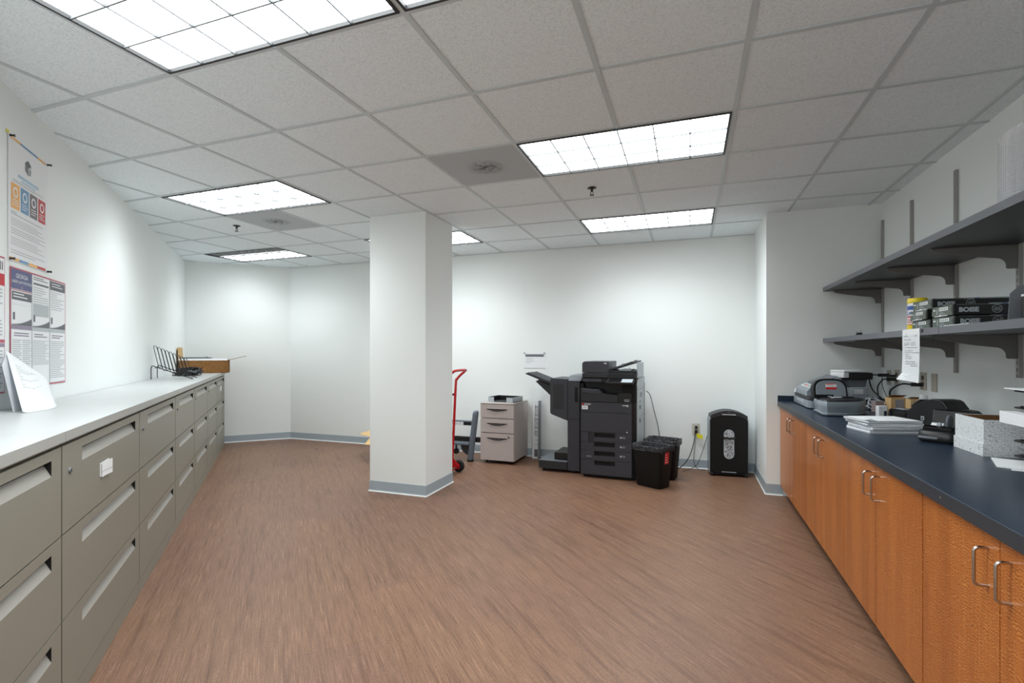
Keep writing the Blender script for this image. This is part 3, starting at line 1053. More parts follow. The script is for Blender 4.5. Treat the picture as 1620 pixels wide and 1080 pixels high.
def law_poster(name, x0, z0, x1, z1, label, title=None):
    t = left_wall(thing(name, label, 'poster'))
    S = Sheet()
    S.base(x0, z0, x1, z1, MAROON)
    g = 0.008
    S.rect(x0 + g, z0 + g, x1 - g, z1 - g, PAPER2, 1)
    W, H = x1 - x0 - 2 * g, z1 - z0 - 2 * g
    xa, za = x0 + g, z1 - g
    cw = W / 3
    rnd = random.Random(int(x0 * 100))
    mid = za - H * 0.50
    for c in range(3):
        u0, u1 = xa + cw * c + 0.006, xa + cw * (c + 1) - 0.006
        # upper page
        top = za - 0.004
        if c == 0:
            S.rect(xa, za - H * 0.165, xa + cw, za, NAVYP, 2)
            if title:
                S.text(title[0], 0.030, xa + cw / 2, za - 0.040, PAPER, 'CENTER', 3)
                S.text(title[1], 0.0205, xa + cw / 2, za - 0.066, PAPER, 'CENTER', 3)
            S.poly([(xa + cw / 2 + 0.009 * math.cos(q), za - 0.085 + 0.010 * math.sin(q)) for q in [PI * j / 4 for j in range(8)]], LAVEN, 3)
            top = za - H * 0.165 - 0.003
            S.rect(xa, top - 0.004, u1, top, MAROON, 2)
            top -= 0.006
        S.rect(u0, mid + 0.016, u1, top, PAPER, 2)
        if c == 0:
            S.rect(u0, top - 0.045, u1, top - 0.004, INKD, 3)
            S.lines(u0 + 0.012, u1 - 0.03, top - 0.012, top - 0.040, 2, PAPER, rnd, th=0.4, lay=4)
            y0 = top - 0.065
        elif c == 1:
            S.lines(u0 + 0.01, u1 - 0.02, top - 0.006, top - 0.026, 2, INKD, rnd, th=0.4, lay=3)
            S.rect(u0 + 0.010, top - 0.046, u1 - 0.010, top - 0.036, INKD, 3)
            y0 = top - 0.058
        else:
            S.rect(u0, top - 0.050, u1, top, INKD, 3)
            S.lines(u0 + 0.02, u1 - 0.04, top - 0.012, top - 0.040, 2, PAPER, rnd, th=0.3, lay=4)
            y0 = top - 0.060
        S.lines(u0 + 0.010, u1 - 0.012, y0, mid + 0.115, 9, INK, rnd, th=0.35, lay=3, ragged=0.6)
        if c == 1:
            S.rect(u0 + 0.012, mid + 0.075, u1 - 0.012, mid + 0.135, INK, 4)
        S.rect(u0 + 0.010, mid + 0.042, u0 + 0.030, mid + 0.078, INKD, 4)
        pts = [(u0, mid + 0.016), (u1, mid + 0.016)] + [(u0 + (u1 - u0) * (1 - q / 6), mid + 0.020 + 0.034 * (1 - q / 6) ** 2) for q in range(7)]
        S.poly(pts, INKD, 4)
        # band and lower page
        S.rect(xa + cw * c, mid - 0.004, xa + cw * (c + 1), mid + 0.014, LAVEN if c == 0 else INK, 2)
        S.rect(u0, z0 + g + 0.006, u1, mid - 0.008, PAPER, 2)
        S.lines(u0 + 0.02, u1 - 0.03, mid - 0.020, mid - 0.044, 2, LAVEN, rnd, th=0.5, lay=3)
        bot = z0 + g + (0.02 if c != 1 else 0.10)
        if c == 0:
            um = (u0 + u1) / 2
            S.lines(u0 + 0.006, um - 0.008, mid - 0.055, bot, 20, INK, rnd, th=0.42, lay=3)
            S.lines(um + 0.004, u1 - 0.006, mid - 0.055, bot, 20, INK, rnd, th=0.42, lay=3)
        else:
            S.lines(u0 + 0.006, u1 - 0.008, mid - 0.055, bot, 16 if c == 1 else 20, INK, rnd, th=0.42, lay=3)
        if c < 2:
            S.rect(xa + cw * (c + 1) - 0.0022, z0 + g, xa + cw * (c + 1) + 0.0022, mid + 0.0, INK, 3)
            S.rect(xa + cw * (c + 1) - 0.0022, mid, xa + cw * (c + 1) + 0.0022, za - 0.0, INK, 3)
    S.m.build('sheet', t, smooth=0)
    return t
law_poster('poster', 3.166, 1.112, 3.849, 1.704, 'red-bordered labor law poster of six printed pages below the white poster', ('GEORGIA', 'LABOR LAW POSTINGS'))
t = left_wall(thing('poster', 'sliver of a red and white poster at the left edge of the photo', 'poster'))
S = Sheet()
S.base(2.43, 1.10, 3.115, 1.735, MAROON)
S.rect(2.438, 1.108, 3.110, 1.727, PAPER, 1)
S.rect(2.438, 1.60, 3.110, 1.655, REDP, 2)
for q in range(4):
    S.rect(3.03 + 0.018 * q, 1.672, 3.04 + 0.018 * q, 1.712, INKD, 2)
S.rect(2.438, 1.335, 3.110, 1.350, MAROON, 2)
S.rect(2.438, 1.315, 3.110, 1.333, LAVEN, 2)
for q in range(3):
    S.lines(2.46 + 0.22 * q, 2.65 + 0.22 * q, 1.585, 1.36, 14, INK, lay=2)
    S.lines(2.46 + 0.22 * q, 2.65 + 0.22 * q, 1.30, 1.12, 12, INK, lay=2)
S.m.build('sheet', t, smooth=0)

# sheet of paper leaning against the wall on the near cabinet top
t = left_wall(thing('flyer', 'turned white sheet leaning against the wall on the nearest cabinet top', 'paper'), -1.155)
m = MB()
A, B, C = Vector((3.10, 1.300)), Vector((3.375, 1.150)), Vector((3.30, 1.0225))
Dq = A + (C - B) * 2.35
nu, nv = 10, 12
grid = []
for i in range(nu + 1):
    row = []
    for j in range(nv + 1):
        u, v = i / nu, j / nv
        top = A.lerp(B, u)
        p = top + (C - B) * (v * (1.0 + 1.35 * (1 - u)))
        z = max(p.y, 1.0215)
        lean = 0.02 + (1.30 - z) * 0.42
        curl = -0.045 * math.sin(PI * u) * v
        over = max(0.0, 1.0215 - p.y)
        row.append((p.x, -(lean + over * 0.9) + curl + 0.01, z))
    grid.append(row)
for i in range(nu):
    for j in range(nv):
        m.face([grid[i][j], grid[i + 1][j], grid[i + 1][j + 1], grid[i][j + 1]], PAPER)
def on_sheet(u, v, off):
    x = u * nu; y = v * nv
    i, j = min(int(x), nu - 1), min(int(y), nv - 1)
    fx, fy = x - i, y - j
    q = [Vector(grid[i][j]), Vector(grid[i + 1][j]), Vector(grid[i + 1][j + 1]), Vector(grid[i][j + 1])]
    p = q[0] * (1 - fx) * (1 - fy) + q[1] * fx * (1 - fy) + q[2] * fx * fy + q[3] * (1 - fx) * fy
    return (p.x, p.y - off, p.z)
for k in range(9):
    v = 0.18 + 0.045 * k
    e = 0.55 - 0.1 * (k % 3)
    m.face([on_sheet(0.12, v, .0012), on_sheet(e, v, .0012), on_sheet(e, v + 0.009, .0012), on_sheet(0.12, v + 0.009, .0012)], INKL)
sh = m.build('sheet', t, smooth=60, weld=True)
md = sh.modifiers.new('paper', 'SOLIDIFY'); md.thickness = 0.0006
t2 = left_wall(thing('flyer', 'second white sheet tucked behind the leaning one on the nearest cabinet top', 'paper'), -1.155)
m = MB()
pts = [(3.02, 1.235), (3.10, 1.285), (3.16, 1.19), (3.22, 1.05), (3.20, 1.0215), (2.98, 1.0215)]
m.face([(x, -0.010 - (1.30 - z) * 0.25, z) for x, z in pts], PAPER2)
o = m.build('sheet', t2, smooth=0)
md = o.modifiers.new('paper', 'SOLIDIFY'); md.thickness = 0.0006

# ------------------------------------------------------------------ things on the far end of the cabinet tops
TZ = 1.0202
t = thing('file_rack', 'black wire file sorter tilted up on the white cabinet top', 'file rack', on_left(5.9, -1.118, TZ + 0.001), math.radians(45))
m = MB()
L_, Wd, hh = 0.34, 0.28, 0.135
r = 0.0042
for y in (0, Wd):
    m.tube(smooth_path([(0, y, 0.004), (0, y, hh - 0.02), (0.018, y, hh), (0.05, y, hh - 0.015), (L_ - 0.02, y, 0.012), (L_, y, 0.0065)], 4), r, BLACK, 6)
for k in range(5):
    x = 0.03 + 0.072 * k
    z = hh - 0.01 - (hh - 0.015) * (x / L_)
    m.tube([(x, 0, z), (x, Wd, z)], r * 0.8, BLACK, 6)
m.build('frame', t)
for k in range(9):
    x = 0.052 + 0.032 * k
    z = hh - 0.008 - (hh - 0.015) * (x / L_)
    lean, up = -0.050, 0.225 - 0.004 * k
    y0, y1 = 0.065, Wd - 0.065
    m = MB()
    m.tube([(x, y0, z), (x + lean * 0.8, y0, z + up * 0.86), (x + lean * 0.93, y0 + 0.02, z + up * 0.97), (x + lean, y0 + 0.045, z + up),
            (x + lean, y1 - 0.045, z + up), (x + lean * 0.93, y1 - 0.02, z + up * 0.97), (x + lean * 0.8, y1, z + up * 0.86), (x, y1, z)], 0.0030, BLACK, 6)
    m.build('divider', t)

rnd = random.Random(11)
m = MB()
for k in range(26):
    p = []
    a0 = rnd.random() * 6.3
    rx, ry = rnd.uniform(0.06, 0.17), rnd.uniform(0.05, 0.12)
    for q in range(9):
        a = a0 + q * rnd.uniform(0.45, 0.8)
        p.append((rx * math.cos(a) + rnd.gauss(0, 0.012), ry * math.sin(a) + rnd.gauss(0, 0.012), max(0.006, 0.012 + 0.055 * rnd.random() + 0.030 * math.sin(a))))
    m.tube(smooth_path(p, 4), rnd.choice((0.003, 0.0035, 0.005)), rnd.choice((BLACK, BLACK, BLACKM, DGREY2)), 5)
for k in range(7):
    x, y = rnd.uniform(-0.12, 0.1), rnd.uniform(-0.08, 0.08)
    m.box((-0.02, -0.011, 0), (0.02, 0.011, 0.016), BLACK, rot=RZ(rnd.random() * 6), at=(x, y, rnd.uniform(0.0, 0.05)))
for k in range(4):
    m.box((-0.06, -0.02, 0), (0.06, 0.02, 0.003), LGREY, rot=RZ(rnd.random() * 6) @ RY(0.15), at=(rnd.uniform(-.08, .08), rnd.uniform(-.05, .05), 0.045))
o = m.build('cable_pile')
o.location = (-5.42, 4.12, TZ + 0.004); o.rotation_euler = (0, 0, math.radians(32))
tag(o, 'tangled pile of black cables between the wire file sorter and the carton', 'cables')

# open carton, its front facing the camera
c = on_left(7.47, -1.135, TZ)
t = thing('carton', 'open cardboard carton at the far end of the white cabinet tops', 'cardboard box', c, math.radians(45))
# rotated 45 deg: local x = (1,1)/sqrt2 (out from the wall), local y = (-1,1)/sqrt2 (along the wall, away)
w_, d_, h_ = 0.545, 0.34, 0.165
m = MB()
th = 0.004
m.box((0, 0, 0), (w_, d_, th), CARD)
m.box((0, 0, 0), (w_, th, h_), CARD)
m.box((0, d_ - th, 0), (w_, d_, h_), CARD)
m.box((0, th, 0), (th, d_ - th, h_), CARD)
m.box((w_ - th, th, 0), (w_, d_ - th, h_), CARD)
m.build('body', t, smooth=0)
m = MB(); m.box((0.0, 0.0, 0), (0.004, d_, 0.165), CARDL, rot=RY(math.radians(-3)), at=(0.002, 0, h_ + 0.001)); m.build('flap', t, smooth=0)
m = MB(); m.box((0.0, 0.0, 0), (0.21, d_, 0.004), CARD, rot=RY(math.radians(-14)), at=(w_ - 0.002, 0, h_ + 0.0)); m.build('flap', t, smooth=0)
m = MB(); m.box((0.004, 0, 0), (w_ - 0.004, 0.004, 0.028), WHITE, rot=RX(math.radians(-30)), at=(0, 0.0, h_)); m.build('flap', t, smooth=0)['label'] = 'narrow white front flap'
t2 = thing('foam_sheet', 'white foam sheet lying in the open carton', 'packing foam', c, math.radians(45))
m = MB(); m.box((0.02, 0.02, 0.010), (w_ - 0.02, d_ - 0.02, 0.185), WHITE); m.build('slab', t2, bevel=0.004)
t2 = thing('flat_device', 'flat grey panel lying on the white foam in the carton', 'device', c, math.radians(45))
m = MB(); m.box((0.03, 0.05, 0.1856), (0.34, d_ - 0.04, 0.206), MGREY); m.build('case', t2, bevel=0.004)
m = MB(); m.lathe([(0.012, 0.2062), (0.012, 0.210), (0.006, 0.212)], BLACK, at=(0.29, 0.16, 0), seg=12); m.build('button', t2)

# ------------------------------------------------------------------ far floor: carton, hand truck, stand
t = thing('carton', 'opened cardboard carton on the floor behind the left edge of the column', 'cardboard box', (-3.675, 5.06, 0), math.radians(8))
m = MB()
w_, d_, h_ = 0.42, 0.34, 0.265
m.box((0, 0, 0.001), (w_, d_, 0.005), CARD)
m.box((0, 0, 0.001), (w_, 0.004, h_), CARD)
m.box((0, d_ - 0.004, 0.001), (w_, d_, h_), CARD)
m.box((0, 0.004, 0.001), (0.004, d_ - 0.004, h_), CARD)
m.box((w_ - 0.004, 0.004, 0.001), (w_, d_ - 0.004, h_), CARD)
# slide it so that only its left flap shows past the column
m.xf(T(0.05, 0, 0))
m.build('body', t, smooth=0)
m = MB(); m.box((-0.16, 0.0, 0), (0.0, d_, 0.004), CARDL, rot=RY(math.radians(12)), at=(0.052, 0, h_)); m.build('flap', t, smooth=0)
m = MB(); m.box((0.0, -0.17, 0), (w_, 0.0, 0.004), CARDL, rot=RX(math.radians(22)), at=(0.05, 0.0, h_ + 0.001)); m.build('flap', t, smooth=0)

t = thing('hand_truck', 'red hand truck standing behind the right side of the column', 'hand truck', (-2.405, 4.66, 0.0), 0)
m = MB()
r = 0.0135
h1 = 0.14
m.tube(smooth_path([(0.0, h1, 0.05), (0.022, h1, 0.45), (0.048, h1, 0.95), (0.060, h1, 1.0), (0.10, h1, 1.045), (0.155, h1, 1.09), (0.172, h1 - 0.02, 1.102),
                    (0.172, 0, 1.105), (0.172, -h1 + 0.02, 1.102), (0.155, -h1, 1.09), (0.10, -h1, 1.045), (0.060, -h1, 1.0), (0.048, -h1, 0.95), (0.022, -h1, 0.45), (0.0, -h1, 0.05)], 5), r, RED, 12)
m.build('frame', t)
for z, x in ((0.84, 0.043), (0.42, 0.021), (0.12, 0.004)):
    m = MB(); m.box((x - 0.018, -h1, z - 0.012), (x - 0.012, h1 + 0.016, z + 0.012), STEEL if z > 0.8 else RED); m.build('crossbar', t, bevel=0.001)
m = MB(); m.box((-0.24, -0.17, 0.004), (0.0, 0.17, 0.012), RED); m.build('toe_plate', t, bevel=0.002)
m = MB()
for sy in (-1, 1):
    y = sy * (h1 + 0.012)
    m.prism([(-0.015, 0.03), (0.085, 0.045), (0.085, 0.085), (0.0, 0.16)], y - 0.003, y + 0.003, RED, axis='y')
m.tube([(0.062, -0.205, 0.066), (0.062, 0.205, 0.066)], 0.009, STEEL, 10)
m.box((-0.01, -0.16, 0.05), (0.07, 0.16, 0.058), RED)
m.build('axle_bracket', t, smooth=0)
for sy in (-1, 1):
    w1 = MB()
    y = sy * 0.182
    w1.lathe([(0.024, y - 0.021), (0.054, y - 0.021), (0.064, y - 0.012), (0.066, y), (0.064, y + 0.012), (0.054, y + 0.021), (0.024, y + 0.021)], RUBBER, at=(0.062, 0, 0.066), seg=28, axis='y')
    wh = w1.build('wheel', t)
    h2 = MB(); h2.lathe([(0.006, y - 0.024), (0.026, y - 0.022), (0.026, y + 0.022), (0.006, y + 0.024)], DGREY2, at=(0.062, 0, 0.066), seg=20, axis='y'); h2.build('hub', wh)

t = thing('equipment_stand', 'slate grey stand with slanted tube leg and crossbars beside the taupe pedestal', 'stand', (-2.44, 5.36, 0), 0)
m = MB()
rings = []
for k, (x, z, rr) in enumerate(((0.0, 0.012, 0.034), (0.0, 0.04, 0.036), (0.066, 0.56, 0.036), (0.071, 0.585, 0.032), (0.073, 0.600, 0.022), (0.074, 0.607, 0.008))):
    rings.append([(x + rr * math.cos(q * PI / 8), rr * math.sin(q * PI / 8), z) for q in range(16)])
m.loft(rings, SLATE)
m.build('slanted_leg', t)
m = MB()
m.lathe([(0.037, 0.0), (0.039, 0.004), (0.039, 0.020), (0.036, 0.026)], RUBBER, seg=16); m.build('foot', t)
m = MB(); m.box((-0.62, -0.006, 0.425), (0.03, 0.038, 0.480), SLATE); m.build('upper_bar', t, bevel=0.008)
m = MB()
m.box((-0.09, -0.009, 0.425), (0.012, 0.0, 0.468), BLACK)
m.build('clamp', t, bevel=0.003)
m = MB()
m.box((-0.26, -0.0085, 0.430), (-0.085, -0.006, 0.462), PAPER)
for k in range(11):
    m.box((-0.250 + 0.0145 * k, -0.0092, 0.440), (-0.242 + 0.0145 * k, -0.0085, 0.446 + 0.004 * (k % 3)), INKD)
o = m.build('paper_label', t, smooth=0); o['label'] = 'white paper label strip'
m = MB(); m.box((-0.60, 0.02, 0.225), (0.13, 0.06, 0.285), BLACK); m.build('lower_bar', t, bevel=0.006)
m = MB(); m.box((-0.60, -0.05, 0.195), (0.0, 0.03, 0.224), SLATE); m.build('tray_bar', t, bevel=0.008)
m = MB()
pr = [(-0.16, 0.20), (-0.02, 0.20), (0.0, 0.09), (-0.01, 0.06)] + [(-0.02 - 0.10 * math.sin(q), 0.08 + 0.10 * (1 - math.cos(q))) for q in [PI / 2 * j / 6 for j in range(1, 7)]]
m.prism(pr, -0.01, 0.03, DGREY2, axis='y')
m.build('brace', t, smooth=0)
m = MB()
rings = []
for k, (x, z, rr) in enumerate(((-0.50, 0.012, 0.03), (-0.50, 0.04, 0.034), (-0.46, 0.56, 0.034), (-0.457, 0.6, 0.018))):
    rings.append([(x + rr * math.cos(q * PI / 8), 0.05 + rr * math.sin(q * PI / 8), z) for q in range(16)])
m.loft(rings, SLATE); m.build('slanted_leg', t)
m = MB(); m.lathe([(0.03, -0.02), (0.034, -0.012), (0.034, 0.012), (0.03, 0.02)], RUBBER, at=(-0.21, 0.05, 0.10), seg=20, axis='y')
m.tube([(-0.21, 0.05, 0.10), (-0.21, 0.05, 0.21)], 0.012, DGREY2); m.build('roller', t)
m = MB(); m.lathe([(0.028, 0.0), (0.032, 0.010), (0.028, 0.016)], RUBBER, at=(-0.50, 0.05, 0), seg=16); m.build('foot', t)

# taupe pedestal
t = thing('pedestal_cabinet', 'taupe three-drawer mobile pedestal against the back wall', 'cabinet', (-2.095, 5.335, 0), 0)
PW = 0.207
m = MB()
m.box((-PW, 0.024, 0.036), (PW, 0.515, 0.690), TAUPE)
for z in (0.52, 0.35, 0.19):
    m.box((PW, 0.13, z), (PW + 0.0015, 0.47, z + 0.004), TAUPE)
m.build('body', t, bevel=0.006)
m = MB(); m.box((-PW - 0.003, 0.002, 0.690), (PW + 0.003, 0.518, 0.703), TAUPE); m.build('top', t, bevel=0.005)
for z0, z1 in ((0.532, 0.686), (0.362, 0.522), (0.040, 0.352)):
    m = MB()
    n = 14
    hx, zt = 0.130, z1 - 0.052
    arcb = [(-hx + 2 * hx * k / n, zt - 0.008 - 0.030 * math.sin(PI * k / n)) for k in range(n + 1)]
    # front panel with a smile-shaped recess
    m.face([(-PW + .002, 0, z1), (-PW + .002, 0, zt), (PW - .002, 0, zt), (PW - .002, 0, z1)], TAUPE)
    m.face([(-PW + .002, 0, zt), (-PW + .002, 0, z0), (-hx, 0, z0), (-hx, 0, arcb[0][1]), (-hx, 0, zt)], TAUPE)
    m.face([(PW - .002, 0, zt), (PW - .002, 0, z0), (hx, 0, z0), (hx, 0, arcb[-1][1]), (hx, 0, zt)], TAUPE)
    for k in range(n):
        (xa, za), (xb, zb) = arcb[k], arcb[k + 1]
        m.face([(xa, 0, za), (xb, 0, zb), (xb, 0, z0), (xa, 0, z0)], TAUPE)
    for a, b in (((-PW + .002, z0), (PW - .002, z0)), ((-PW + .002, z1), (PW - .002, z1)), ((-PW + .002, z0), (-PW + .002, z1)), ((PW - .002, z0), (PW - .002, z1))):
        m.face([(a[0], 0, a[1]), (b[0], 0, b[1]), (b[0], 0.023, b[1]), (a[0], 0.023, a[1])], TAUPE)
    d = m.build('drawer', t, smooth=0, weld=True)
    h = MB()
    for k in range(n):
        (xa, za), (xb, zb) = arcb[k], arcb[k + 1]
        h.face([(xa, 0, za), (xb, 0, zb), (xb, 0.018, zt), (xa, 0.018, zt)], TAUPED)
    h.face([(-hx, 0, zt), (hx, 0, zt), (hx, 0.018, zt), (-hx, 0.018, zt)], GAP)
    h.face([(-hx, 0, zt), (-hx, 0.018, zt), (-hx, 0, arcb[0][1])], GAP)
    h.face([(hx, 0, zt), (hx, 0.018, zt), (hx, 0, arcb[0][1])], GAP)
    # raised lip under the recess
    h.tube([(x, -0.001, z - 0.003) for x, z in arcb], 0.0032, TAUPE, 6)
    h.build('pull', d, smooth=0)
    if z0 < 0.1:
        k2 = MB(); k2.lathe([(0.011, -0.006), (0.014, -0.003), (0.014, 0.001)], MGREY, at=(0.145, 0, z1 - 0.035), seg=16, axis='y')
        k2.box((0.1435, -0.0065, z1 - 0.042), (0.1465, -0.005, z1 - 0.028), GAP); k2.build('lock', d)
for x, y in ((-0.15, 0.07), (0.15, 0.07), (-0.15, 0.46), (0.15, 0.46)):
    m = MB(); m.lathe([(0.010, -0.012), (0.017, -0.009), (0.017, 0.009), (0.010, 0.012)], BLACK, at=(x, y, 0.0175), seg=14, axis='x')
    m.box((x - 0.016, y - 0.012, 0.022), (x + 0.016, y + 0.012, 0.037), BLACKM); m.build('caster', t)
m = MB(); m.box((-PW + 0.03, 0.05, 0.020), (PW - 0.03, 0.49, 0.036), BLACKM); m.build('base', t, smooth=0)

t = thing('letter_tray', 'grey and black letter tray on top of the taupe pedestal', 'letter tray', (-2.075, 5.57, 0.7045), math.radians(-8))
m = MB()
hx, hy = 0.165, 0.125
m.box((-hx, -hy, 0), (hx, hy, 0.006), BLACK)
m.build('bottom', t, bevel=0.001)
m = MB()
m.box((-hx, hy - 0.012, 0.006), (hx, hy, 0.058), BLACK)
m.box((-hx, -hy, 0.006), (-hx + 0.012, hy - 0.012, 0.058), BLACK)
m.build('inner_wall', t, bevel=0.001)
m = MB()
m.box((hx - 0.012, -hy, 0.006), (hx, hy, 0.055), LGREY)
m.box((-hx, -hy - 0.004, 0.0), (-hx + 0.075, -hy + 0.006, 0.055), LGREY)
m.box((hx - 0.085, -hy - 0.004, 0.0), (hx, -hy + 0.006, 0.055), LGREY)
m.build('side_panels', t, bevel=0.002)['label'] = 'light grey front corners and side'

# bagged rail set leaning on the wall
t = thing('packaged_rail', 'tall narrow white rail in clear plastic leaning on the wall beside the pedestal', 'package', (-1.757, 5.795, 0), 0)
m = MB()
R_ = RX(math.radians(-3.0))
def rb(lo, hi, mt): m.box(lo, hi, mt, rot=R_)
rb((-0.046, -0.030, 0.0), (-0.022, 0.014, 0.70), WHITE)
rb((0.022, -0.030, 0.0), (0.046, 0.014, 0.70), MGREY)
rb((-0.022, -0.030, 0.640), (0.022, 0.010, 0.70), WHITE)
for k in range(5):
    z = 0.26 + 0.076 * k
    rb((-0.022, -0.022, z), (0.022, 0.006, z + 0.014), WHITE)
rb((-0.022, -0.026, 0.11), (0.022, 0.010, 0.26), WHITE)
rb((-0.022, -0.030, 0.0), (0.022, 0.010, 0.018), WHITE)
for k in range(10):
    z = 0.17 + k * 0.05
    rb((-0.015 + 0.004 * (k % 3), -0.0315, z), (0.030, -0.030, z + 0.006), MGREY)
rb((-0.020, -0.012, 0.02), (0.020, -0.008, 0.11), GAP)
m.build('rail', t, bevel=0.0015)
m = MB()
rings = []
for k, (z, wx, wy) in enumerate(((0.012, 0.054, 0.024), (0.2, 0.060, 0.030), (0.45, 0.058, 0.027), (0.70, 0.054, 0.026), (0.76, 0.078, 0.018), (0.82, 0.095, 0.010), (0.86, 0.06, 0.004))):
    ring = []
    for q in range(16):
        a = 2 * PI * q / 16
        j = 1 + 0.10 * math.sin(5 * a + k * 1.7)
        ring.append((wx * math.cos(a) * j + (0.02 if k > 3 else 0), -0.008 + wy * math.sin(a) * j + (z * 0.05 if z < 0.75 else 0.036), z))
    rings.append(ring)
m.loft(rings, POLY, cap=False)
m.build('plastic_wrap', t, smooth=80)['label'] = 'loose clear plastic wrap'

# notice pinned to the back wall
t = thing('notice_sign', 'white notice with a dark header bar pinned on the back wall', 'notice', (-1.803, YB - 0.0008, 1.19), 0)
S = Sheet()
S.base(-0.138, -0.098, 0.138, 0.098)
S.rect(-0.118, 0.045, 0.118, 0.076, INKD, 1)
for k in range(4):
    S.rect(-0.112, 0.022 - 0.017 * k, -0.112 + (0.10, 0.085, 0.11, 0.06)[k], 0.027 - 0.017 * k, INK, 1)
S.rect(-0.138, -0.098, 0.138, -0.092, INKL, 1)
S.m.build('sheet', t, smooth=0)
pins(t, [(-0.128, 0.09), (0.128, 0.09)])
# ------------------------------------------------------------------ copier with side finisher
t = thing('copier', 'charcoal multifunction copier with side finisher and sloping output trays', 'copier', (-0.80, 5.065, 0), math.radians(-2))
m = MB()
plan = [(-0.262, 0.022), (0.262, 0.022), (0.288, 0.032), (0.300, 0.050), (0.300, 0.640), (-0.262, 0.640)]
m.prism(plan, 0.032, 0.780, BLACK)
m.prism([(-0.262, 0.20), (0.300, 0.20), (0.300, 0.640), (-0.262, 0.640)], 0.780, 0.985, BLACK)
m.prism([(0.16, 0.022), (0.262, 0.022), (0.288, 0.032), (0.300, 0.050), (0.300, 0.20), (0.16, 0.20)], 0.780, 0.985, BLACKM)
m.build('body', t, smooth=0)
m = MB(); m.box((-0.24, 0.05, 0.004), (0.285, 0.62, 0.032), BLACKM); m.build('base', t, smooth=0)
m = MB(); m.box((-0.260, 0.0, 0.678), (0.258, 0.021, 0.779), DGREY)
m.text('KYOCERA', 0.015, PAPER, T(-0.222, -0.0004, 0.752) @ FACE, bold=0.0006)
m.box((-0.250, -0.0006, 0.751), (-0.228, 0.0, 0.763), REDST)
m.box((-0.248, -0.0008, 0.704), (-0.186, 0.0, 0.742), PAPER)
m.box((-0.238, -0.0010, 0.712), (-0.198, -0.0008, 0.734), INKL)
m.box((0.166, -0.0006, 0.752), (0.208, 0.0, 0.759), PAPER)
m.box((0.206, -0.0006, 0.744), (0.226, 0.0, 0.762), INKL)
m.build('upper_front', t, bevel=0.003, smooth=0)
m = MB(); m.box((-0.260, 0.0, 0.476), (0.258, 0.021, 0.674), DGREY)
m.lathe([(0.008, -0.003), (0.009, 0.0)], LGREY, at=(0.212, 0, 0.488), seg=12, axis='y')
m.build('front_door', t, bevel=0.003, smooth=0)
m = MB(); m.box((-0.260, 0.0, 0.366), (-0.176, 0.021, 0.472), DGREY); m.build('hatch', t, bevel=0.002, smooth=0)
m = MB(); m.box((-0.172, 0.002, 0.366), (-0.126, 0.021, 0.472), DGREY2); m.build('hatch', t, bevel=0.002, smooth=0)
def paper_drawer(x0, z0, z1, lab=True, tag_x=0.14):
    m = MB()
    gx0, gx1 = -0.118, 0.092
    gz1, gz0 = z1 - 0.006, z1 - 0.052
    for lo, hi in (((x0, 0, z0), (gx0, 0.021, z1)), ((gx1, 0, z0), (0.258, 0.021, z1)), ((gx0, 0, z0), (gx1, 0.021, gz0)), ((gx0, 0, gz1), (gx1, 0.021, z1))):
        m.box(lo, hi, DGREY)
    d = m.build('paper_drawer', t, smooth=0)
    g = MB()
    g.face([(gx0, 0.0, gz0), (gx1, 0.0, gz0), (gx1, 0.020, gz0 + 0.006), (gx0, 0.020, gz0 + 0.006)], DGREY2)
    g.face([(gx0, 0.020, gz0 + 0.006), (gx1, 0.020, gz0 + 0.006), (gx1, 0.020, gz1), (gx0, 0.020, gz1)], BLACKM)
    g.build('grip', d, smooth=0)
    if lab:
        l = MB(); l.box((tag_x, -0.0008, z1 - 0.052), (tag_x + 0.055, 0.0, z1 - 0.032), MGREY)
        l.box((tag_x + 0.004, -0.0012, z1 - 0.048), (tag_x + 0.018, -0.0008, z1 - 0.036), INKL)
        l.build('size_label', d, smooth=0)
paper_drawer(-0.124, 0.381, 0.474)
paper_drawer(-0.124, 0.287, 0.379)
paper_drawer(-0.260, 0.190, 0.285)
paper_drawer(-0.260, 0.038, 0.188, lab=False)
m = MB(); m.box((-0.260, 0.0, 0.287), (-0.126, 0.021, 0.364), DGREY)
m.box((-0.20, -0.0008, 0.215), (-0.15, 0.0, 0.232), MGREY); m.build('hatch', t, smooth=0)
# delivery area between engine and scanner
m = MB()
m.prism([(-0.262, 0.784), (0.120, 0.784), (0.120, 0.858), (-0.030, 0.866), (-0.072, 0.910), (-0.262, 0.916)], 0.004, 0.20, DGREY2, axis='y')
m.prism([(-0.245, 0.874), (-0.050, 0.870), (-0.082, 0.906), (-0.245, 0.911)], -0.001, 0.004, DGREY, axis='y')
m.build('delivery_front', t, bevel=0.003, smooth=0)
m = MB()
m.prism([(0.122, 0.784), (0.256, 0.784), (0.256, 0.868), (0.238, 0.884), (0.122, 0.880)], 0.0, 0.10, BLACK, axis='y')
m.box((0.185, -0.001, 0.792), (0.235, 0.0, 0.822), MGREY)
m.build('card_slot', t, bevel=0.003, smooth=0)
m = MB()
m.box((-0.250, 0.04, 0.984), (0.298, 0.60, 1.022), BLACK)
m.box((-0.248, 0.028, 0.986), (-0.052, 0.04, 1.020), DGREY)
m.box((-0.252, 0.03, 1.026), (0.298, 0.60, 1.076), BLACK)
m.box((-0.250, 0.024, 1.032), (0.02, 0.03, 1.072), DGREY2)
m.build('scanner', t, bevel=0.003, smooth=0)
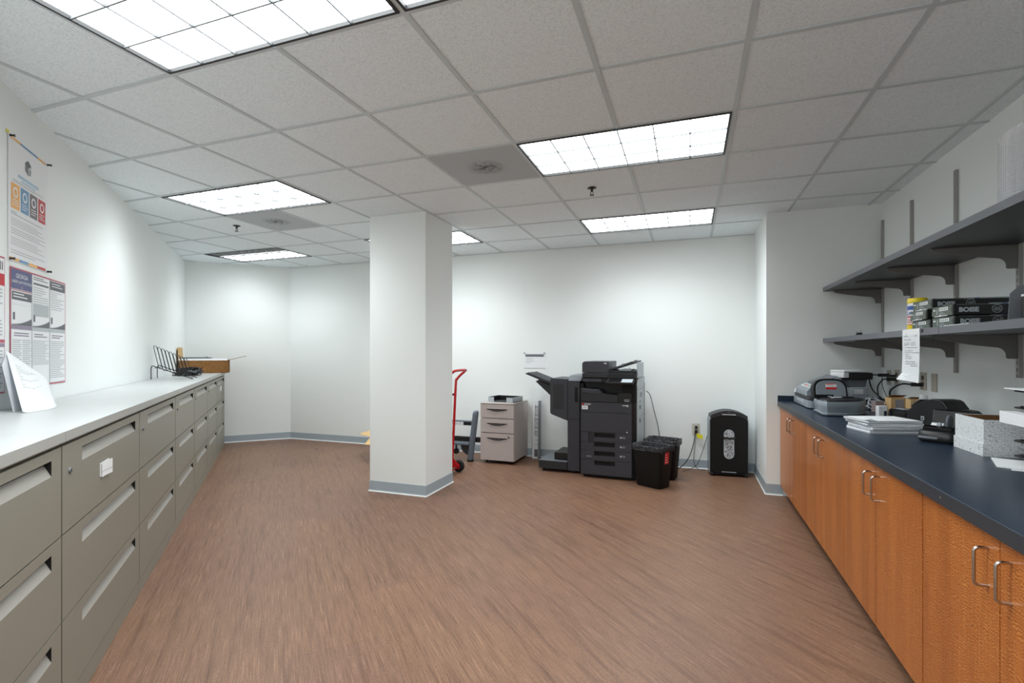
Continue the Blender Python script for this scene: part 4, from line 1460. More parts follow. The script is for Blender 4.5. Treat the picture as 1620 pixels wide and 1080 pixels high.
# document feeder: rounded block at the left
m = MB()
pr = [(0.02, 1.080)] + [(0.02, 1.196)] + [(-0.225 + 0.032 * math.cos(a), 1.164 + 0.032 * math.sin(a)) for a in [PI / 2 + PI / 2 * k / 6 for k in range(7)]] + [(-0.257, 1.080)]
m.prism(pr, 0.05, 0.50, DGREY, axis='y')
m.box((-0.03, 0.0488, 1.172), (0.0, 0.05, 1.181), WHITE)
m.build('document_feeder', t, bevel=0.004, smooth=0)
m = MB()
m.prism([(0.022, 1.118), (0.030, 1.104), (0.296, 1.188), (0.296, 1.204), (0.24, 1.196)], 0.10, 0.45, DGREY2, axis='y')
m.box((0.022, 0.06, 1.078), (0.300, 0.50, 1.104), BLACK)
m.build('feeder_tray', t, bevel=0.002, smooth=0)
m = MB()
m.prism([(0.262, 1.184), (0.297, 1.194), (0.297, 1.216), (0.266, 1.206)], 0.085, 0.12, MGREY, axis='y')
m.prism([(0.14, 1.150), (0.172, 1.160), (0.172, 1.178), (0.140, 1.168)], 0.094, 0.12, MGREY, axis='y')
m.box((0.12, 0.10, 1.1045), (0.24, 0.40, 1.112), LGREY)
m.box((0.215, 0.095, 1.112), (0.225, 0.11, 1.135), LGREY)
m.build('paper_guide', t, smooth=0)['label'] = 'light grey paper guides'
m = MB()
m.box((0.2985, 0.07, 1.030), (0.312, 0.52, 1.186), LGREY); m.build('feeder_side', t, bevel=0.004, smooth=0)
m = MB()
Rr = RX(math.radians(15))
m.box((0.015, -0.105, -0.008), (0.285, 0.035, 0.008), BLACK, rot=Rr, at=(0, 0.0, 1.008))
m.box((0.04, -0.090, 0.008), (0.150, 0.025, 0.0088), BLACKG, rot=Rr, at=(0, 0.0, 1.008))
m.box((0.165, -0.085, 0.008), (0.272, 0.020, 0.0088), LGREY, rot=Rr, at=(0, 0.0, 1.008))
m.build('control_panel', t, bevel=0.003, smooth=0)
m = MB()
m.prism([(0.062, 0.06), (0.636, 0.06), (0.636, 1.026), (0.110, 1.026), (0.090, 1.0), (0.055, 0.955), (0.062, 0.915)], 0.3005, 0.307, LGREY, axis='x')
for z in (0.28, 0.62, 0.905):
    m.box((0.307, 0.11, z), (0.3076, 0.62, z + 0.004), MGREY)
for y, z in ((0.22, 0.70), (0.22, 0.56), (0.22, 0.775)):
    m.box((0.307, y, z), (0.3078, y + 0.07, z + (0.012 if z > 0.75 else 0.042)), GAP)
for q in range(6):
    m.box((0.307, 0.25 + 0.03 * q, 0.82), (0.3077, 0.262 + 0.03 * q, 0.87), MGREY)
m.box((0.307, 0.60, 0.08), (0.3085, 0.632, 0.96), GAP)
m.build('side_panel', t, smooth=0)['label'] = 'light grey right side panel'
# finisher
m = MB()
m.box((-0.430, 0.11, 0.030), (-0.300, 0.56, 0.985), DGREY)
m.box((-0.300, 0.14, 0.06), (-0.264, 0.54, 0.96), BLACK)
m.box((-0.352, 0.1085, 0.76), (-0.318, 0.11, 0.92), BLACKM)
m.box((-0.410, 0.1085, 0.575), (-0.305, 0.11, 0.579), BLACKM)
m.build('finisher_column', t, bevel=0.004, smooth=0)
m = MB()
m.prism([(-0.432, 1.004), (-0.610, 1.010), (-0.622, 0.998), (-0.622, 0.640), (-0.606, 0.622), (-0.432, 0.562)], 0.10, 0.54, DGREY, axis='y')
m.box((-0.588, 0.0988, 0.68), (-0.470, 0.10, 0.945), DGREY2)
m.build('finisher_box', t, bevel=0.006, smooth=0)
m = MB()
m.prism([(0.115, 0.986), (0.20, 1.040), (0.56, 1.044), (0.56, 0.986)], -0.430, -0.285, MGREY, axis='x')
m.build('finisher_lid', t, bevel=0.005, smooth=0)['label'] = 'lighter grey sloping lid'
for (pr, y0, y1) in (([(-0.935, 1.052), (-0.905, 1.064), (-0.622, 0.962), (-0.622, 0.935)], 0.16, 0.48),
                     ([(-0.815, 0.968), (-0.79, 0.982), (-0.622, 0.915), (-0.622, 0.805), (-0.66, 0.83)], 0.18, 0.46)):
    m = MB()
    m.prism(pr, y0, y1, DGREY2, axis='y')
    x0, z0 = pr[1]; x1, z1 = pr[2]
    for k in range(4):
        yy = y0 + 0.03 + (y1 - y0 - 0.06) * k / 3
        m.prism([(x0, z0), (x0, z0 + 0.007), (x1, z1 + 0.007), (x1, z1)], yy - 0.006, yy + 0.006, MGREY, axis='y')
    m.build('output_tray', t, bevel=0.002, smooth=0)
m = MB(); m.box((-0.750, 0.095, 0.036), (-0.432, 0.50, 0.118), DGREY2); m.box((-0.748, 0.097, 0.118), (-0.434, 0.50, 0.124), MGREY); m.build('finisher_foot', t, bevel=0.003, smooth=0)
m = MB(); m.box((-0.590, 0.15, 0.126), (-0.432, 0.48, 0.205), BLACK); m.build('foot_box', t, bevel=0.004, smooth=0)
for x, y in ((-0.70, 0.13), (-0.70, 0.45), (-0.37, 0.14), (-0.37, 0.50)):
    m = MB(); m.lathe([(0.008, -0.012), (0.0175, -0.010), (0.0175, 0.010), (0.008, 0.012)], BLACKM, at=(x, y, 0.0178), seg=14, axis='x')
    m.box((x - 0.018, y - 0.013, 0.024), (x + 0.018, y + 0.013, 0.037), BLACK); m.build('caster', t)

# ------------------------------------------------------------------ bins
def make_bin(label, loc, rz, sticker, seed):
    t = thing('wastebasket', label, 'trash can', loc, rz, 'black wastebaskets beside the copier')
    rnd = random.Random(seed)
    def ring(wx, wy, z, jit=0.0, rr=0.035, ph=0.0):
        pts = rrect(-wx, -wy, wx, wy, rr, 5)
        out = []
        n = len(pts)
        for k, (x, y) in enumerate(pts):
            j = 1 + jit * (math.sin(k * 2.1 + ph) * 0.6 + math.sin(k * 3.7 + ph * 2) * 0.4)
            out.append((x * j, y * j, z + jit * 0.30 * math.sin(k * 1.7 + ph)))
        return out
    m = MB()
    m.loft([ring(0.128, 0.086, 0.002), ring(0.136, 0.092, 0.012), ring(0.160, 0.114, 0.372), ring(0.168, 0.121, 0.374), ring(0.168, 0.121, 0.390),
            ring(0.158, 0.111, 0.390), ring(0.130, 0.088, 0.02)], BLACKM)
    m.build('bin', t, smooth=40)
    m = MB()
    m.loft([ring(0.174, 0.126, 0.352, 0.030, ph=seed), ring(0.1725, 0.1255, 0.372, 0.014, ph=seed * 2), ring(0.174, 0.127, 0.395, 0.008, ph=seed), ring(0.168, 0.121, 0.402, 0.012, ph=seed),
            ring(0.150, 0.104, 0.394, 0.02, ph=seed), ring(0.142, 0.096, 0.36, 0.05, ph=seed + 1), ring(0.12, 0.08, 0.31, 0.09, ph=seed + 2), ring(0.08, 0.05, 0.26, 0.12, ph=seed + 3), ring(0.03, 0.02, 0.245, 0.1, ph=seed)], BAGM)
    m.build('liner', t, smooth=50)['label'] = 'crumpled shiny black liner'
    if sticker:
        m = MB()
        s = 0.070
        z0, z1 = 0.235, 0.345
        xa = lambda z: 0.136 + (0.160 - 0.136) * (z - 0.012) / 0.36 + 0.0012
        m.face([(xa(z0), -0.045, z0), (xa(z0), 0.030, z0), (xa(z1), 0.030, z1), (xa(z1), -0.045, z1)], REDST)
        for q in range(4):
            za = z0 + 0.012 + q * 0.024
            m.face([(xa(za) + 0.0006, -0.034, za), (xa(za) + 0.0006, 0.01 - 0.008 * q, za), (xa(za + .006) + 0.0006, 0.01 - 0.008 * q, za + 0.006), (xa(za + .006) + 0.0006, -0.034, za + 0.006)], PAPER)
        m.build('sticker', t, smooth=0)['label'] = 'red sticker with white print'
make_bin('front black wastebasket with the red sticker on its side', (-0.335, 4.985, 0), math.radians(-28), True, 1.0)
make_bin('rear black wastebasket, nearer the outlet, liner spilling over', (-0.262, 5.345, 0), math.radians(-12), False, 4.0)

# ------------------------------------------------------------------ outlet, cords, shredder
t = thing('wall_outlet', 'ivory outlet plate low on the back wall with two black plugs', 'outlet', (0.068, YB - 0.0008, 0.44), 0)
m = MB()
m.box((-0.041, -0.006, -0.063), (0.041, -0.0005, 0.063), IVORY); m.build('cover_plate', t, bevel=0.003)
for z in (0.026, -0.026):
    m = MB(); m.box((-0.018, -0.0075, z - 0.016), (0.018, -0.006, z + 0.016), IVORY); m.build('socket', t, bevel=0.002)
for z, lab in ((0.022, 'upper'), (-0.028, 'lower')):
    o = MB(); o.box((0.056, YB - 0.034, 0.44 + z - 0.015), (0.084, YB - 0.0088, 0.44 + z + 0.015), BLACK)
    o = o.build('plug', bevel=0.004); tag(o, lab + ' black plug in the ivory outlet on the back wall', 'plug')
m = MB(); m.face([(0.072, YB - 0.038, 0.398), (0.135, YB - 0.040, 0.384), (0.138, YB - 0.046, 0.338), (0.078, YB - 0.040, 0.352)], YELLOW)
o = m.build('cord_tag', smooth=0); md = o.modifiers.new('t', 'SOLIDIFY'); md.thickness = 0.001
tag(o, 'bright yellow tag on the cord below the back wall outlet', 'tag')
def cord(name, pts, r, m_, label, n=8):
    b = MB(); b.tube(smooth_path(pts, n), r, m_, 7)
    return tag(b.build(name), label, 'cord')
cord('electrical_cable', [(0.066, YB - 0.036, 0.462), (0.058, YB - 0.06, 0.43), (0.045, YB - 0.06, 0.30), (0.0, YB - 0.08, 0.15), (-0.07, YB - 0.12, 0.05), (-0.16, YB - 0.11, 0.006), (-0.42, YB - 0.07, 0.006)], 0.0045, BLACK, 'black cord from the back wall outlet down behind the wastebaskets')
cord('electrical_cable', [(0.072, YB - 0.036, 0.412), (0.064, YB - 0.05, 0.36), (0.052, YB - 0.045, 0.22), (0.045, YB - 0.045, 0.10), (0.065, YB - 0.05, 0.03), (0.11, YB - 0.055, 0.006), (0.165, YB - 0.05, 0.006)], 0.003, BLACK, 'thin black cord from the back wall outlet curling towards the shredder')
cord('electrical_cable', [(0.195, YB - 0.022, 0.42), (0.180, YB - 0.025, 0.36), (0.155, YB - 0.04, 0.27), (0.115, YB - 0.085, 0.16), (0.075, YB - 0.13, 0.07), (0.0, YB - 0.16, 0.022), (-0.07, YB - 0.19, 0.005)], 0.003, BLACK, 'thin cord running from the left side of the shredder to the floor')
cord('electrical_cable', [(-0.452, 5.71, 0.86), (-0.415, 5.78, 0.80), (-0.375, 5.82, 0.62), (-0.335, 5.84, 0.45), (-0.31, 5.84, 0.25), (-0.30, 5.82, 0.04)], 0.004, DGREY2, 'dark cord hanging from the back of the copier behind the wastebaskets')

t = thing('paper_shredder', 'tall black paper shredder with arched top in the corner', 'shredder', (0.385, 5.60, 0), math.radians(4))
SW = 0.188
def arch_prof(w_, z0, zs, zt, n=14):
    pts = [(-w_, z0), (w_, z0), (w_, zs - 0.02)]
    for k in range(n + 1):
        u = 1 - 2 * k / n
        pts.append((w_ * (0.985 if abs(u) > 0.98 else 1) * u, zs + (zt - zs) * (1 - u * u)))
    pts.append((-w_, zs - 0.02))
    return pts
m = MB(); m.prism(arch_prof(SW, 0.034, 0.600, 0.655), 0.014, 0.22, SILVER, axis='y'); m.build('body', t, bevel=0.004, smooth=0)
m = MB(); m.prism(arch_prof(SW - 0.006, 0.040, 0.585, 0.640), -0.004, 0.0138, BLACKM, axis='y')
m.build('front', t, bevel=0.006, smooth=0)
m = MB()
n = 14
w1 = SW - 0.010
lo_ = [(w1 * (1 - 2 * k / n), 0.590 + 0.050 * (1 - (1 - 2 * k / n) ** 2)) for k in range(n + 1)]
hi_ = [(w1 * (1 - 2 * k / n), 0.632 + 0.052 * (1 - (1 - 2 * k / n) ** 2)) for k in range(n + 1)]
m.prism(lo_ + hi_[::-1], -0.008, 0.20, DGREY2, axis='y')
for k in range(8):
    m.box((-0.064 + 0.0165 * k, -0.0088, 0.640), (-0.053 + 0.0165 * k, -0.008, 0.649), WHITE)
m.box((-0.012, -0.0088, 0.668), (0.012, -0.008, 0.672), MGREY)
m.build('head', t, bevel=0.004, smooth=0)
def capsule(hw, z0, z1, n=10):
    r = hw
    return [(hw * math.cos(a), z1 - r + r * math.sin(a)) for a in [PI * k / n for k in range(n + 1)]] + [(-hw * math.cos(a), z0 + r - r * math.sin(a)) for a in [PI * k / n for k in range(n + 1)]]
m = MB()
A_, B_ = capsule(0.050, 0.186, 0.490), capsule(0.039, 0.199, 0.476)
for k in range(len(A_)):
    j = (k + 1) % len(A_)
    m.face([(A_[k][0], -0.009, A_[k][1]), (A_[j][0], -0.009, A_[j][1]), (B_[j][0], -0.009, B_[j][1]), (B_[k][0], -0.009, B_[k][1])], LGREY)
    m.face([(A_[k][0], -0.009, A_[k][1]), (A_[j][0], -0.009, A_[j][1]), (A_[j][0], -0.004, A_[j][1]), (A_[k][0], -0.004, A_[k][1])], LGREY)
m.build('window_frame', t, smooth=0)['label'] = 'silver rim of the window'
m = MB(); m.prism(B_, -0.0065, -0.004, SHRED, axis='y'); m.build('window', t, smooth=0)['label'] = 'clear window full of shredded paper'
m = MB()
m.tube([(-0.064, -0.013, 0.400), (-0.05, -0.022, 0.405), (0.0, -0.026, 0.402), (0.05, -0.022, 0.405), (0.064, -0.013, 0.400)], [0.008, 0.012, 0.011, 0.012, 0.008], BLACK, 10)
m.build('handle', t)
m = MB(); m.box((-0.07, -0.006, 0.046), (0.07, 0.01, 0.052), LGREY); m.build('foot_rail', t)
m = MB(); m.box((-0.175, 0.0, 0.022), (0.175, 0.21, 0.040), BLACKM); m.build('base', t)
for x, y in ((-0.165, 0.012), (0.165, 0.012), (-0.165, 0.19), (0.165, 0.19)):
    m = MB(); m.lathe([(0.008, -0.011), (0.0172, -0.009), (0.0172, 0.009), (0.008, 0.011)], BLACK, at=(x, y, 0.0175), seg=14, axis='x')
    m.box((x - 0.016, y - 0.012, 0.02), (x + 0.016, y + 0.012, 0.034), BLACK); m.build('caster', t)

# ------------------------------------------------------------------ on the dark counter
CZ = 0.8545
# flatbed scanner with tilted feeder, along the end wall
t = thing('flatbed_scanner', 'silver flatbed scanner with tilted feeder tray nearest the end wall', 'scanner', (0.860, 4.36, CZ), 0)
m = MB(); m.prism(rrect(0, 0, 0.245, 0.585, 0.03), 0.006, 0.062, SILVER); m.box((0.03, 0.04, 0), (0.21, 0.54, 0.008), BLACKM); m.build('base', t, bevel=0.008)
m = MB(); m.box((-0.001, 0.16, 0.034), (0.004, 0.44, 0.056), LGREY); m.build('front_strip', t, bevel=0.002)
m = MB(); m.prism(rrect(0.006, 0.006, 0.239, 0.579, 0.026), 0.0625, 0.088, DGREY2); m.build('lid', t, bevel=0.006)
m = MB()
m.prism([(0.010, 0.090), (0.010, 0.128), (0.030, 0.152), (0.085, 0.176), (0.235, 0.244), (0.243, 0.240), (0.243, 0.090)], 0.10, 0.52, SILVER, axis='y')
m.prism([(0.092, 0.181), (0.232, 0.245), (0.232, 0.250), (0.090, 0.188)], 0.14, 0.48, MGREY, axis='y')
m.build('feeder', t, bevel=0.008)
m = MB()
Rt = RY(math.radians(-25))
m.box((0.0, 0.16, 0.0), (0.040, 0.46, 0.004), WHITE, rot=Rt, at=(0.036, 0, 0.154))
for q, c_ in enumerate((mat('key_green', (60, 160, 120), 0.4), REDST, MGREY)):
    m.box((0.008, 0.20 + 0.08 * q, 0.004), (0.028, 0.235 + 0.08 * q, 0.007), c_, rot=Rt, at=(0.036, 0, 0.154))
m.build('control_panel', t, smooth=0)
m = MB(); m.prism([(0.004, 0.088), (0.030, 0.088), (0.022, 0.125), (0.014, 0.130)], 0.540, 0.575, WHITE, axis='y'); m.build('hinge_cover', t, bevel=0.004)

# front desktop scanner with an arched feeder
t = thing('desktop_scanner', 'grey desktop scanner with arched back and an orange and red sticker', 'scanner', (0, 0, CZ), 0)
foot = [(0.858, 3.935), (0.880, 3.905), (1.005, 3.935), (1.10, 4.00), (1.175, 4.13), (1.170, 4.20), (1.10, 4.285), (0.90, 4.255), (0.862, 4.20)]
cxy = (sum(p[0] for p in foot) / 9, sum(p[1] for p in foot) / 9)
sc = lambda k, z: [(cxy[0] + (x - cxy[0]) * k, cxy[1] + (y - cxy[1]) * k, z) for x, y in foot]
m = MB(); m.loft([sc(0.97, 0.004), sc(1.0, 0.012), sc(1.0, 0.016), sc(0.93, 0.020), sc(0.96, 0.055), sc(0.985, 0.088), sc(0.95, 0.098)], SILVER); m.build('base', t, smooth=50)
m = MB(); m.loft([sc(0.955, 0.0985), sc(0.93, 0.106), sc(0.80, 0.112)], DGREY2); m.build('deck', t, smooth=50)
fx = Matrix.Translation((0.985, 4.02, 0.0)) @ RZ(math.radians(16)) @ T(0, 0.10, 0.108) @ RX(math.radians(-10))
def arch_out(hw, h, n=12):
    return [(hw, 0.0)] + [(hw * math.copysign(abs(math.cos(a)) ** 0.62, math.cos(a)), h * (0.42 + 0.58 * math.sin(a) ** 0.8)) for a in [PI * k / n for k in range(n + 1)]] + [(-hw, 0.0)]
m = MB(); m.prism(arch_out(0.118, 0.142), 0.002, 0.045, BLACK, axis='y'); m.xf(fx); m.build('arch_rim', t, bevel=0.004)
m = MB(); m.prism(arch_out(0.103, 0.128), -0.004, 0.0018, SILVER, axis='y'); m.xf(fx); m.build('feeder_cover', t, bevel=0.003)
m = MB()
m.box((-0.034, -0.0052, 0.062), (0.040, -0.0042, 0.104), PAPER)
m.box((-0.034, -0.0056, 0.062), (0.040, -0.0052, 0.078), REDST)
m.box((-0.034, -0.0056, 0.099), (0.040, -0.0052, 0.104), ORST)
for q in range(3):
    m.box((-0.026, -0.0056, 0.082 + 0.0055 * q), (0.032 - 0.006 * q, -0.0052, 0.0845 + 0.0055 * q), ORST if q == 2 else INK)
m.xf(fx); m.build('sticker', t, smooth=0)['label'] = 'white and red warning sticker'
m = MB(); m.box((-0.110, -0.012, -0.004), (0.010, -0.002, 0.024), BLACKG); m.box((-0.03, -0.0126, 0.006), (-0.006, -0.012, 0.014), LGREY); m.xf(fx); m.build('feed_slot', t, smooth=0)
m = MB(); m.prism([(0.012, 0.0), (0.10, -0.0), (0.145, -0.02), (0.05, -0.055)], 0.0, 0.010, DGREY, axis='z'); m.xf(fx); m.build('exit_guide', t, bevel=0.002)
m = MB(); m.prism([(-0.015, -0.006), (0.025, -0.010), (0.06, -0.05), (-0.005, -0.035)], -0.001, 0.006, WHITE, axis='z'); m.xf(fx); m.build('paper_chute', t, bevel=0.002)

# taller device with a black-edged top
t = thing('receipt_printer', 'tall grey device with a white and black overhanging top, behind the scanners', 'printer', (1.232, 4.785, CZ), math.radians(20))
m = MB(); m.prism(rrect(-0.020, -0.075, 0.122, 0.075, 0.02), 0.0, 0.155, LGREY); m.build('body', t, bevel=0.006)
m = MB()
m.box((-0.005, -0.0765, 0.100), (0.070, -0.0752, 0.138), WHITE); m.box((-0.015, -0.0765, 0.030), (0.118, -0.0752, 0.033), MGREY); m.box((-0.015, -0.0765, 0.086), (0.118, -0.0752, 0.089), MGREY)
m.build('front_panel', t, smooth=0)
m = MB(); m.prism([(-0.030, 0.155), (0.105, 0.155), (0.118, 0.215), (-0.060, 0.215)], -0.060, 0.065, MGREY, axis='y'); m.build('neck', t, bevel=0.006)
m = MB(); m.box((-0.050, -0.092, 0.2155), (0.140, 0.08, 0.270), BLACK); m.build('head', t, bevel=0.006)
m = MB(); m.box((-0.098, -0.090, 0.228), (-0.052, 0.08, 0.272), WHITE); m.box((-0.098, -0.094, 0.2725), (0.140, 0.082, 0.290), WHITE); m.build('lid', t, bevel=0.007)['label'] = 'white lid'

# cords above the counter
cord('charging_cable', [(1.468, 4.884, 1.102), (1.43, 4.88, 1.10), (1.405, 4.87, 1.06), (1.415, 4.82, 0.98), (1.425, 4.62, 0.92)], 0.005, BLACK, 'black cord from the plug closest to the end wall')
cord('charging_cable', [(1.468, 4.695, 1.079), (1.44, 4.69, 1.072), (1.40, 4.66, 1.02), (1.385, 4.60, 0.96), (1.38, 4.545, 0.925)], 0.005, BLACK, 'black cord from the second outlet plate')
cord('charging_cable', [(1.478, 4.704, 1.103), (1.45, 4.715, 1.104), (1.448, 4.72, 1.03), (1.455, 4.66, 0.95), (1.450, 4.60, 0.905)], 0.003, DGREY, 'thin grey cord from the second outlet plate')
cord('charging_cable', [(1.468, 4.236, 1.064), (1.42, 4.245, 1.066), (1.39, 4.29, 1.04), (1.385, 4.36, 1.0), (1.41, 4.42, 0.93)], 0.006, BLACK, 'thick black cord from the outlet beside the handwritten list')
for y, z, lab in ((4.884, 1.102, 'black plug in the outlet plate closest to the end wall'), (4.695, 1.079, 'lower black plug in the second outlet plate'), (4.704, 1.104, 'small upper plug in the second outlet plate'), (4.236, 1.064, 'large black plug in the outlet beside the handwritten list')):
    sm = 'small' in lab
    m = MB(); a = 0.009 if sm else 0.013
    m.prism([(XR - 0.0095, -a), (XR - 0.0095, a), (XR - 0.045, a * 0.9), (XR - 0.072, a * 0.5), (XR - 0.072, -a * 0.5), (XR - 0.045, -a * 0.9)], z - a, z + a, BLACK, axis='z')
    m.xf(T(0, y, 0)); tag(m.build('plug', bevel=0.002), lab, 'plug')
def outlet_plate(y, z, blank, label, w_=0.078):
    t = thing('wall_outlet', label, 'outlet', (XR - 0.0008, y, z), -PI / 2, 'outlet plates over the dark counter')
    m = MB(); m.box((-w_ / 2, -0.006, -0.061), (w_ / 2, -0.0005, 0.061), TAUPEPL); m.build('cover_plate', t, bevel=0.002)
    if not blank:
        for q in (0.022, -0.022):
            m = MB(); m.box((-0.016, -0.0078, q - 0.015), (0.016, -0.006, q + 0.015), TAUPED)
            m.box((-0.008, -0.0082, q - 0.004), (-0.005, -0.0078, q + 0.008), GAP); m.box((0.005, -0.0082, q - 0.004), (0.008, -0.0078, q + 0.008), GAP)
            m.build('socket', t, smooth=0)
    else:
        m = MB()
        for q in (0.045, -0.045):
            m.lathe([(0.003, -0.0068), (0.0035, -0.006)], STEEL, at=(0, 0, q), seg=10, axis='y')
        m.build('screw', t)
outlet_plate(4.862, 1.086, False, 'outlet plate closest to the end wall, black plug in it')
outlet_plate(4.692, 1.092, False, 'second outlet plate, two cords plugged in, left of the handwritten list')
outlet_plate(4.226, 1.090, False, 'outlet plate just right of the handwritten list, one thick black plug', 0.09)
outlet_plate(4.062, 1.088, True, 'blank wall plate, rightmost of the four over the counter')

rnd = random.Random(5)
m = MB()
for k in range(22):
    p = []
    a0 = rnd.random() * 6.3
    rx, ry = rnd.uniform(0.03, 0.085), rnd.uniform(0.04, 0.10)
    for q in range(8):
        a = a0 + q * rnd.uniform(0.5, 0.9)
        p.append((rx * math.cos(a), ry * math.sin(a), max(0.004, 0.012 + 0.04 * rnd.random() + 0.03 * math.sin(a))))
    m.tube(smooth_path(p, 4), rnd.choice((0.003, 0.0035, 0.0045)), rnd.choice((BLACK, WHITE, LGREY, DGREY, PAPER2)), 5)
o = m.build('cable_pile'); o.location = (1.335, 4.50, CZ + 0.0045)
tag(o, 'tangle of black and white cables on the counter behind the grey desktop scanner', 'cables')

def small_carton(name, label, cat, loc, rz, w_, d_, h_, mt, open_=True):
    t = thing(name, label, cat, loc, rz)
    m = MB()
    th = 0.002
    m.box((-w_ / 2, -d_ / 2, 0), (w_ / 2, d_ / 2, th), CARDL)
    m.box((-w_ / 2, -d_ / 2, 0), (w_ / 2, -d_ / 2 + th, h_), CARDL); m.box((-w_ / 2, d_ / 2 - th, 0), (w_ / 2, d_ / 2, h_), CARDL)
    m.box((-w_ / 2, -d_ / 2 + th, 0), (-w_ / 2 + th, d_ / 2 - th, h_), CARDL); m.box((w_ / 2 - th, -d_ / 2 + th, 0), (w_ / 2, d_ / 2 - th, h_), CARDL)
    m.build('body', t, smooth=0)
    m = MB()
    m.box((-w_ * 0.22, -d_ / 2 - 0.001, 0.002), (w_ * 0.34, -d_ / 2, h_ * 0.9), mt)
    m.build('label_panel', t, smooth=0)
    m = MB()
    m.box((-w_ / 2, 0, 0), (w_ / 2, d_ * 0.7, 0.002), CARD, rot=RX(math.radians(160)), at=(0, -d_ / 2 + d_ * 0.62, h_ + 0.004))
    m.build('flap', t, smooth=0)
    return t
GREYL = mat('carton_print', (150, 146, 150), 0.7)
small_carton('small_carton', 'small kraft carton with grey printed panel, left of the white bottle', 'box', (1.400, 4.300, CZ), math.radians(12), 0.100, 0.070, 0.110, GREYL)
small_carton('small_carton', 'second small kraft carton against the wall, in front of the white bottle', 'box', (1.462, 4.165, CZ), math.radians(10), 0.072, 0.055, 0.112, GREYL)
m = MB(); m.box((-0.03, -0.025, 0), (0.03, 0.025, 0.075), mat('mauve_box', (150, 132, 132), 0.7)); m.box((-0.031, -0.026, 0.0752), (0.031, 0.026, 0.082), GREYL)
o = m.build('small_box', bevel=0.001); o.location = (1.300, 4.325, CZ); o.rotation_euler = (0, 0, 0.25)
tag(o, 'little mauve box between the cable tangle and the kraft carton', 'box')
t = thing('pill_bottle', 'small white bottle standing against the wall behind the black machine', 'bottle', (1.487, 4.085, CZ), 0)
m = MB(); m.lathe([(0.022, 0), (0.024, 0.004), (0.024, 0.10), (0.016, 0.116)], WHITE, seg=20); m.build('body', t)
m = MB(); m.lathe([(0.023, 0.112), (0.024, 0.116), (0.024, 0.146), (0.021, 0.150)], WHITE, seg=20); m.build('cap', t)
t = thing('power_adapter', 'white square adapter box standing beside the nose of the black machine', 'adapter', (1.212, 3.965, CZ), math.radians(15))
m = MB(); m.box((-0.028, -0.018, 0), (0.028, 0.018, 0.078), WHITE); m.build('case', t, bevel=0.004)
m = MB(); m.box((0.004, -0.0188, 0.0), (0.022, -0.018, 0.045), DGREY); m.lathe([(0.003, -0.019), (0.003, -0.018)], INK, at=(-0.012, 0, 0.062), seg=8, axis='y'); m.build('socket', t, smooth=0)

# black sloped machine
t = thing('label_machine', 'large black hump-backed machine behind the white paper stack', 'office machine', (1.195, 3.800, CZ), math.radians(-70.4))
m = MB()
body = [(0.15, 0.0), (0.15, 0.078), (0.19, 0.108), (0.24, 0.138), (0.29, 0.160), (0.34, 0.170), (0.385, 0.168), (0.402, 0.160), (0.436, 0.124), (0.436, 0.0)]
m.prism(body, 0.0, 0.125, BLACK, axis='y'); m.build('body', t, bevel=0.006)
m = MB(); m.prism([(0.30, 0.010), (0.30, 0.158), (0.34, 0.166), (0.392, 0.162), (0.430, 0.122), (0.430, 0.010)], -0.0025, 0.0, BLACK, axis='y'); m.build('side_cover', t, smooth=0)
m = MB(); m.prism([(0.437, 0.0), (0.437, 0.122), (0.500, 0.120), (0.520, 0.108), (0.520, 0.0)], 0.0, 0.12, BLACK, axis='y'); m.build('rear_block', t, bevel=0.008)
m = MB()
m.prism([(0.0, 0.004), (0.0, 0.068), (0.012, 0.078), (0.149, 0.080), (0.149, 0.004)], 0.005, 0.12, BLACK, axis='y')
m.box((0.012, -0.001, 0.010), (0.022, 0.0045, 0.074), DGREY2); m.box((0.05, 0.0, 0.010), (0.14, 0.004, 0.062), BLACK)
m.box((0.02, 0.02, 0.080), (0.10, 0.06, 0.0815), LGREY)
m.build('nose', t, bevel=0.004)
m = MB(); m.box((0.16, 0.0, 0.0), (0.24, 0.05, 0.012), BLACK, rot=RY(math.radians(-34)), at=(0.02, 0.03, 0.012 + 0.0)); m.build('feed_lever', t, bevel=0.002)
m = MB(); m.box((0.262, -0.004, 0.040), (0.285, 0.0, 0.062), LGREY); m.box((0.268, -0.0048, 0.045), (0.277, -0.004, 0.056), GAP); m.build('side_port', t, smooth=0)

